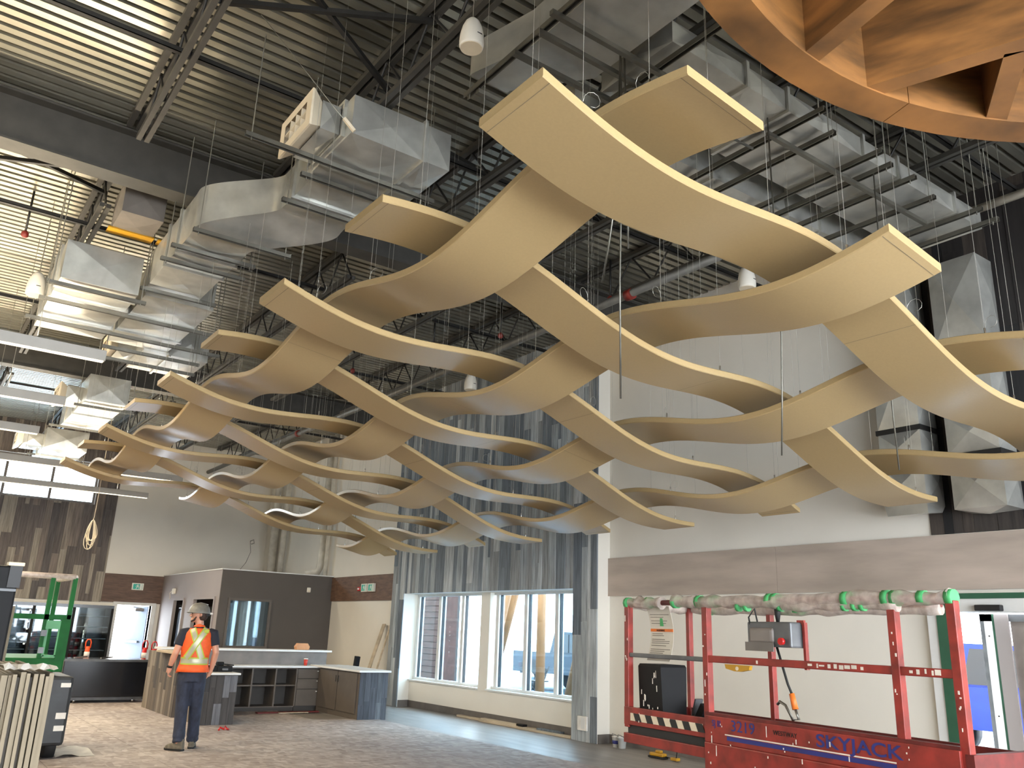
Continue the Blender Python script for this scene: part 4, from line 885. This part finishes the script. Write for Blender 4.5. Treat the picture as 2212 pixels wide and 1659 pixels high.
lb('chassis', 'grey_steel', .02, LW - .02, .3, 2.0, .2, .5, bev=.03)
for x in (.06, LW - .06):
    for y in (.5, 1.85): B().lathe([(.2, -.06), (.2, .06)], (x, y, .2), 20, 'X').build('wheel', 'black_rubber', L)
B().tube([(.0, 1.95, .62), (.0, 1.2, .60)], .03, 8).build('cylinder', 'steel_black', L)
# items carried by the lift, placed in world through the lift matrix
LM = Matrix.Translation((5.0, 2.54, 0)) @ Matrix.Rotation(-.0997, 4, 'Z')
def carried(name, label, cat, o): return thing(name, label, cat, LM @ Vector(o), -.0997, local=True)
c = carried('control_box', 'grey control box with joystick on the red lift', 'control box', (.06, 1.35, 1.62))
B().bbox(-.12, .06, -.2, .2, 0, .17, .012).build('case', 'grey_steel', c); B().bbox(-.14, -.02, -.05, .17, .02, .13, .02).build('cover', 'frame_grey', c); B().box(-.145, -.135, -.06, .2, -.03, .03).build('name_plate', 'base_grey', c)
B().tube([(-.04, -.02, .17), (-.04, -.02, .22), (-.05, -.025, .3)], [.012, .02, .024], 8).build('joystick', 'black_rubber', c); B().lathe([(.024, -.16), (.024, -.135)], (0, -.14, .04), 12, 'X').build('stop_button', 'tail_red', c)
B().tube([(-.1, .18, .1), (-.13, .17, .2), (-.12, .12, .26), (-.1, .1, .1)], .006, 5).build('cable_loop', 'black_rubber', c)
B().bar((.0, -.22, .17), (.0, -.22, -.14), .02, .03).bar((0, -.22, .17), (0, -.16, .17), .02, .03).build('bracket', 'red_paint', c)
B().tube([(-.02, .02, .0), (-.02, -.02, -.12), (-.02, -.06, -.24), (-.02, -.09, -.3)], .009, 6).build('cable', 'black_rubber', c)
B().tube([(-.02, -.09, -.3), (-.02, -.115, -.4)], [.018, .022], 8).build('plug', 'orange_paint', c); B().tube([(-.02, -.115, -.4), (-.02, -.14, -.46), (-.02, -.09, -.47), (-.02, -.03, -.38), (-.02, .02, -.36), (-.01, .05, -.38)], .01, 6).build('grey_lead', 'strut', c)
c = carried('instruction_placard', 'curled instruction placard with orange warning strip on the lift rail', 'placard', (.06, 2.68, 1.47))
rs = []
for k in range(9):
    z = .44 * k / 8; xo = .05 * math.sin(PI * k / 8); rs.append([(xo - .001, .15, z), (xo - .001, -.14, z), (xo + .001, -.14, z), (xo + .001, .15, z)])
B().rings(rs).build('sheet', 'placard', c)
B().box(.043, .0485, -.138, .148, .235, .258).build('warning_strip', 'orange_paint', c)
for k, z in enumerate((.06, .075, .09, .12, .14, .155, .17, .2, .215, .3, .32, .35, .37)):
    w = random.uniform(.1, .26); xo = .05 * math.sin(PI * z / .44); B().box(xo - .004, xo - .0015, .13 - w, .13, z, z + .005).build('print_line', 'print_grey', c)
text('warning_text', 'WARNING', 'black_paint', c, .022, (.042, .07, .238), XD, YD)
B().box(.03, .045, -.02, .01, .28, .44).build('green_tape', 'green_tape', c)
c = carried('black_bin', 'dusty black plastic bin standing on the lift platform', 'bin', (.17, 2.76, .922))
B().rings([[(-.12, -.15, 0), (.12, -.15, 0), (.12, .15, 0), (-.12, .15, 0)], [(-.14, -.14, .5), (.14, -.14, .5), (.14, .15, .5), (-.14, .15, .5)], [(-.13, -.13, .52), (.13, -.13, .52), (.13, .14, .52), (-.13, .14, .52)]]).build('bin_body', 'black_matte', c)
for k in range(16):
    y = random.uniform(-.11, .12); z = random.uniform(.12, .42); B().box(-.139, -.1345, y, y + .005, z, z + random.uniform(.01, .06)).build('paint_streak', 'paint_splash', c)
c = carried('hand_sander', 'black hand tool leaning on the lift toe board beside the bin', 'tool', (.3, 2.42, .925))
B().bar((0, .1, .0), (0, -.05, .22), .1, .06).build('tool_body', 'black_matte', c); B().bar((.03, .16, .02), (.03, .08, .26), .08, .015).build('tool_plate', 'grey_steel', c)
c = carried('spirit_level', 'short yellow spirit level under the lift mid rail', 'level', (-.03, 1.68, 1.44))
B().prism([(-.125, .045), (.125, .045), (.115, .015), (.03, .0), (-.03, .0), (-.115, .015)], lambda a, b, d: (d, a, b), -.015, .015).build('level_body', 'yellow_paint', c); B().lathe([(.014, -.018), (.014, .018)], (0, 0, .02), 12, 'X').build('vial', 'cream', c)

# ================================================================== OUTSIDE
struct('ground_outside', B().box(10.25, 90, -40, 110, -.3, -.12).box(-60, 10.2, 27.9, 110, -.3, -.12), 'snow')
struct('pavement_outside', B().box(10.25, 24, -15, 45, -.12, -.1), 'asphalt_shade')
pl = thing('siding_pillar', 'red-brown pillar of horizontal siding outside the left window', 'pillar', (12.7, 21, -.1))
B().box(12.55, 13.2, 20.55, 21.4, -.1, 3.1).build('pillar_core', 'mortar', pl)
for k in range(20):
    z = -.1 + k * .16; B().bbox(12.5, 12.56, 20.53, 21.42, z, z + .15, .006).build('siding_board', 'brick_red', pl)
B().box(12.5, 12.9, 20.2, 20.3, -.1, 3.1).build('corner_post', 'brick_red', pl)
for k, (p, q, r, lab) in enumerate((((14, 17.85, -.1), (14, 17.85, 4), .12, 'upright peeled log post outside, centre of the right window'), ((13.0, 18.9, -.1), (14, 18.9, 4), .09, 'thin pale post outside the left window'), ((14.2, 20.1, .9), (14.2, 19.0, 3.6), .15, 'leaning log brace at the left of the right window'), ((13, 15.6, -.1), (13, 14.4, 3.4), .14, 'leaning log brace at the right of the right window'), ((13.6, 15.5, -.1), (13.6, 15.5, 4), .15, 'upright log post at the right edge of the window'))):
    tag(B().tube([p, q], [r, r * .93], 14).build('log_post', 'log'), lab, 'log post', 'peeled log posts outside')
def truck(name, label, loc, rot, paint):
    t = thing(name, label, 'truck', loc, rot, local=True)
    f = lambda a, b, c: (c, a, b)
    B().prism([(-2.7, .55), (2.75, .55), (2.8, .85), (2.7, 1.12), (.9, 1.18), (-2.7, 1.2)], f, -.95, .95).build('lower_body', paint, t)
    B().prism([(-.9, 1.18), (1.35, 1.15), (.75, 1.82), (-.65, 1.85)], f, -.82, .82).build('cab', paint, t)
    for s in (-1, 1):
        B().prism([(-.72, 1.22), (.05, 1.22), (.05, 1.76), (-.55, 1.77)], f, s * .815, s * .835).build('side_window', 'black_gloss', t); B().prism([(.12, 1.22), (1.1, 1.2), (.7, 1.75), (.12, 1.76)], f, s * .815, s * .835).build('side_window', 'black_gloss', t)
        B().box(s * .8 - .1, s * .8 + .1, -2.73, -2.66, .85, 1.17).build('tail_light', 'tail_red', t)
        for y in (-1.75, 1.75):
            w = B().lathe([(.3, -.12), (.4, -.11), (.4, .11), (.3, .12)], (s * .82, y, .4), 22, 'X').build('wheel', 'black_rubber', t)
            B().lathe([(.1, s * .1), (.27, s * .13), (.1, s * .14)], (s * .82, y, .4), 18, 'X').build('rim', 'chrome', w)
        B().prism([(-2.3, .5), (-1.2, .5), (-1.3, .85), (-1.5, .95), (-2.0, .95), (-2.2, .85)], f, s * .94, s * .955).build('wheel_arch', 'black_paint', t)
    B().box(-.9, .9, -2.85, -2.68, .45, .62).build('bumper', 'chrome', t)
truck('pickup_truck', 'grey pickup truck parked outside the right window', (18.6, 21.3, -.1), PI, 'truck_grey')
truck('pickup_truck', 'bright blue pickup truck parked outside the entry door', (15.2, 6.55, -.1), PI, 'truck_blue')
t = thing('folding_chair', 'dark metal folding chair on the pavement outside the window', 'chair', (15.0, 19.2, -.1))
for dy in (-.2, .2):
    B().bar((14.8, 19.2 + dy, -.1), (15.2, 19.2 + dy * 1.0, .8), .025, .025).build('leg', 'black_paint', t); B().bar((15.2, 19.2 + dy, -.1), (14.85, 19.2 + dy, .45), .025, .025).build('leg', 'black_paint', t)
B().box(14.8, 15.2, 19.0, 19.4, .4, .43).build('seat', 'black_paint', t); B().bar((15.12, 19.0, .65), (15.12, 19.4, .65), .02, .2).build('backrest', 'black_paint', t)

# ================================================================== WORKER
pz = .013
PW = thing('person', 'worker seen from behind in orange vest, grey hard hat and jeans', 'person', (3.63, 12.2, pz), -.288, local=True)
TZ = [(.90, .170, .125), (.98, .168, .122), (1.08, .160, .112), (1.2, .165, .115), (1.33, .185, .125), (1.43, .200, .12), (1.5, .185, .105), (1.545, .13, .085), (1.575, .075, .07)]
def tors(z, off=0):
    for (z0, a0, b0), (z1, a1, b1) in zip(TZ, TZ[1:]):
        if z <= z1 or z1 == TZ[-1][0]:
            f = max(0, min(1, (z - z0) / (z1 - z0))); return a0 + (a1 - a0) * f + off, b0 + (b1 - b0) * f + off
CXT = lambda z: -.03 + .015 * (z - .9) / .6
def ring(z, off, n=28, flare=0):
    a, b = tors(z, off); return [(CXT(z) + (a + flare) * math.cos(2 * PI * k / n), (b + flare) * math.sin(2 * PI * k / n), z) for k in range(n)]
LSH, LEL, LWR, LHD = (-.205, 0, 1.475), (-.275, -.03, 1.22), (-.325, .03, 1.045), (-.335, .045, .965)
RSH, REL, RWR, RHD = (.175, 0, 1.475), (.24, -.035, 1.235), (.205, .04, 1.01), (.175, .06, .93)
LHP, LKN, LAN = (-.11, 0, .9), (-.105, .02, .5), (-.085, -.02, .08); RHP, RKN, RAN = (.055, 0, .9), (.07, .1, .5), (.085, .22, .08)
body = B()
body.rings([ring(z, -.012) for z, _, _ in TZ])
body.tube([(-.015, 0, 1.53), (-.02, 0, 1.6), (-.03, 0, 1.66)], [.062, .055, .055], 12)
body.lathe([(.01, -.118), (.05, -.1), (.072, -.06), (.085, -.01), (.09, .04), (.078, .085), (.045, .112), (.01, .12)], (-.045, 0, 1.735), 18, sx=1.1, sy=.86)
body.tube([(-.11, 0, 1.648), (-.125, 0, 1.64), (-.13, 0, 1.632)], [.035, .03, .018], 8)                     # jaw and chin
body.tube([(-.135, 0, 1.745), (-.155, 0, 1.712), (-.14, 0, 1.70)], [.012, .016, .012], 8)                    # nose
body.tube([(-.13, -.02, 1.672), (-.136, 0, 1.672), (-.13, .02, 1.672)], [.009, .012, .009], 6)               # mouth
for s in (-1, 1): body.tube([(-.02, s * .074, 1.705), (-.012, s * .084, 1.725), (-.02, s * .078, 1.748)], [.011, .016, .012], 8)   # ears
for (S_, E_, W_, H_, sd) in ((LSH, LEL, LWR, LHD, -1), (RSH, REL, RWR, RHD, 1)):
    body.tube([(S_[0] * .8, 0, S_[2] - .01), S_, Vector(S_).lerp(Vector(E_), .5), E_, Vector(E_).lerp(Vector(W_), .35), W_, Vector(W_).lerp(Vector(H_), .4), H_], [.055, .058, .05, .043, .044, .029, .033, .03], 12)
    h = Vector(H_); d = (h - Vector(W_)).normalized(); side = Vector((0, 1, 0)); side = (side - d * side.dot(d)).normalized(); nrm = d.cross(side)
    inn = Vector((-sd, 0, 0))
    for k, (o, l) in enumerate(((.027, .07), (.009, .08), (-.009, .075), (-.026, .06))):   # four fingers, curled towards the palm
        b0 = h + side * o; b1 = b0 + d * l * .5 + inn * .008; b2 = b1 + d * l * .25 + inn * .026; b3 = b2 + inn * .022 - d * l * .05
        body.tube([h - d * .015 + side * o * .8, b0, b1, b2, b3], [.012, .0105, .0098, .009, .007], 7)
    b0 = Vector(W_).lerp(h, .45) + side * .026; body.tube([b0, b0 + side * .022 + d * .025 + inn * .008, b0 + side * .022 + d * .052 + inn * .018], [.014, .011, .0085], 7)   # thumb
for (H_, K_, A_) in ((LHP, LKN, LAN), (RHP, RKN, RAN)): body.tube([(H_[0], 0, .98), H_, Vector(H_).lerp(Vector(K_), .5), K_, Vector(K_).lerp(Vector(A_), .4), A_], [.09, .085, .075, .055, .055, .042], 12)
ob = body.build('body', 'skin', PW, smooth=True)
def remesh(o, v, it=6):
    m = o.modifiers.new('r', 'REMESH'); m.mode = 'VOXEL'; m.voxel_size = v; m.use_smooth_shade = True
    s = o.modifiers.new('s', 'SMOOTH'); s.factor = .5; s.iterations = it
remesh(ob, .0075, 3)
je = B(); je.rings([ring(z, .006) for z in (.86, .9, .95, 1.0, 1.05)])
for (H_, K_, A_) in ((LHP, LKN, LAN), (RHP, RKN, RAN)):
    h, k, a = Vector(H_), Vector(K_), Vector(A_); mid = k.lerp(a, .5)
    je.tube([(h.x, 0, .97), (h.x, 0, .88), h.lerp(k, .35), h.lerp(k, .7), k, k.lerp(a, .3), mid, k.lerp(a, .78), k.lerp(a, .84), k.lerp(a, .9), a + Vector((0, 0, .02))], [.1, .108, .1, .088, .083, .08, .077, .082, .073, .083, .078], 14)
remesh(je.build('jeans', 'denim', PW, smooth=True), .011, 4)
sh = B(); sh.rings([ring(z, .0) for z, _, _ in TZ])
for S_, E_ in ((LSH, LEL), (RSH, REL)):
    s, e = Vector(S_), Vector(E_); sh.tube([(s.x * .7, 0, s.z + .02), s + Vector((0, 0, .012)), s.lerp(e, .3), s.lerp(e, .62)], [.065, .074, .07, .068], 14)
remesh(sh.build('shirt', 'shirt', PW, smooth=True), .011, 4)
ve = B(); zz = [.985, 1.03, 1.08, 1.14, 1.2, 1.27, 1.34, 1.40, 1.45, 1.49, 1.525, 1.55]
def vest_off(z): return .018 + .03 * max(0, (1.12 - z) / .14)
def vring(z, n=40):
    a, b = tors(z, vest_off(z)); return [(CXT(z) + a * math.cos(2 * PI * k / n) * (.9 if z > 1.36 else 1) * (1 + .012 * math.sin(7 * k)), b * math.sin(2 * PI * k / n) * (1 + .02 * math.sin(5 * k + 9 * z)), z - (.02 if z < 1 and k > 8 and k < 22 else 0)) for k in range(n)]
ve.rings([vring(z) for z in zz], caps=False); vo = ve.build('vest', 'vest', PW, smooth=True)
m = vo.modifiers.new('t', 'SOLIDIFY'); m.thickness = .006
B().tube([(-.075, -.03, 1.57), (-.02, -.075, 1.585), (.04, -.03, 1.57), (.04, .03, 1.565), (-.02, .06, 1.555), (-.075, .03, 1.565), (-.075, -.03, 1.57)], .02, 8).build('vest_collar', 'vest', PW)
def backpt(x, z, off):
    a, b = tors(z, vest_off(z) + off); u = max(-.985, min(.985, (x - CXT(z)) / a)); return (x, -b * math.sqrt(1 - u * u), z)
def strap(path, w, off, nm, m):
    rs = []
    for k in range(15):
        f = k / 14; p = Vector(path[0]).lerp(Vector(path[1]), f); d = (Vector(path[1]) - Vector(path[0])).normalized(); q = Vector((-d[1], d[0])) * w / 2
        rs.append([backpt(p[0] - q[0] + q[0] * 2 * j / 4, p[1] - q[1] + q[1] * 2 * j / 4, off) for j in range(5)])
    return B().rings(rs, closed=False, caps=False).build(nm, m, PW, smooth=True)
for p0, p1, o in (((-.10, 1.545), (.065, 1.16), .008), ((.085, 1.55), (-.135, 1.16), .011)):
    strap((p0, p1), .085, o, 'lime_strap', 'lime'); strap((p0, p1), .055, o + .002, 'reflective_strap', 'reflective')
strap(((-.20, 1.125), (.15, 1.125)), .095, .007, 'lime_band', 'lime'); strap(((-.20, 1.125), (.15, 1.125)), .06, .0095, 'reflective_band', 'reflective')
B().bbox(.05, .115, -.13, -.11, 1.49, 1.54, .008).build('shoulder_patch', 'lime', PW)
hm = B(); hm.lathe([(.142, -.012), (.138, .0), (.132, .03), (.12, .065), (.095, .1), (.06, .122), (.02, .13), (.002, .131)], (-.045, 0, 1.758), 26, sx=1.06, sy=.92)
h = hm.build('hard_hat', 'helmet', PW, smooth=True)
B().lathe([(.0, .0), (.09, .003), (.095, .012), (.03, .02)], (-.135, 0, 1.748), 18, sx=.85, sy=1.1).build('hat_brim', 'helmet', h, smooth=True)
B().bar((-.045, 0, 1.886), (.06, 0, 1.862), .03, .016).bar((-.045, 0, 1.886), (-.13, 0, 1.85), .03, .016).build('hat_ridge', 'helmet', h)
B().bbox(.075, .135, -.03, .03, 1.735, 1.76, .008).build('hat_knob', 'paper', h); B().bbox(.04, .1, -.06, .06, 1.71, 1.745, .01).build('hat_strap', 'black_rubber', h)
B().lathe([(.0, -.07), (.05, -.06), (.07, -.03), (.078, .02), (.07, .05)], (-.0, 0, 1.715), 16, sx=1.0, sy=1.08).build('hair', 'hair', PW, smooth=True)
B().tube([(-.075, -.066, 1.7), (-.1, -.05, 1.655), (-.13, -.01, 1.64), (-.13, .02, 1.642)], [.008, .014, .014, .01], 8).build('beard', 'hair', PW)
for s in (-1, 1): B().lathe([(.002, -.006), (.008, 0), (.002, .006)], (-.132, s * .032, 1.742), 8, 'X').build('eye', 'black_paint', PW)
w = Vector(LWR); B().tube([w + Vector((0, 0, .012)), w + Vector((-.006, .003, -.016))], .037, 14).build('wristwatch', 'black_rubber', PW)
def boot(a, d):
    a = Vector(a); d = Vector(d).normalized(); s = Vector((d.y, -d.x, 0)); b = B(); rs = []
    for f, w_, z0, z1 in ((-.085, .03, .0, .13), (-.07, .042, .0, .16), (-.02, .046, .0, .17), (.04, .046, .0, .13), (.1, .05, .0, .09), (.16, .045, .0, .075), (.195, .025, .005, .05)):
        c = Vector((a.x, a.y, 0)) + d * f; rs.append([c - s * w_ + Vector((0, 0, z0)), c + s * w_ + Vector((0, 0, z0)), c + s * w_ * .95 + Vector((0, 0, (z0 + z1) / 2)), c + s * w_ * .55 + Vector((0, 0, z1)), c - s * w_ * .55 + Vector((0, 0, z1)), c - s * w_ * .95 + Vector((0, 0, (z0 + z1) / 2))])
    o = b.rings([[p[:] for p in r] for r in rs]).build('boot', 'boot', PW, smooth=True); m = o.modifiers.new('s', 'SUBSURF'); m.levels = 2; m.render_levels = 2
    sr = B().rings([[(r[0] - Vector((0, 0, 0)))[:], r[1][:], (r[1] + Vector((0, 0, .022)))[:], (r[0] + Vector((0, 0, .022)))[:]] for r in rs]); sr.build('sole', 'black_rubber', o)
boot(LAN, (-.75, .55, 0)); boot(RAN, (.1, 1, 0))
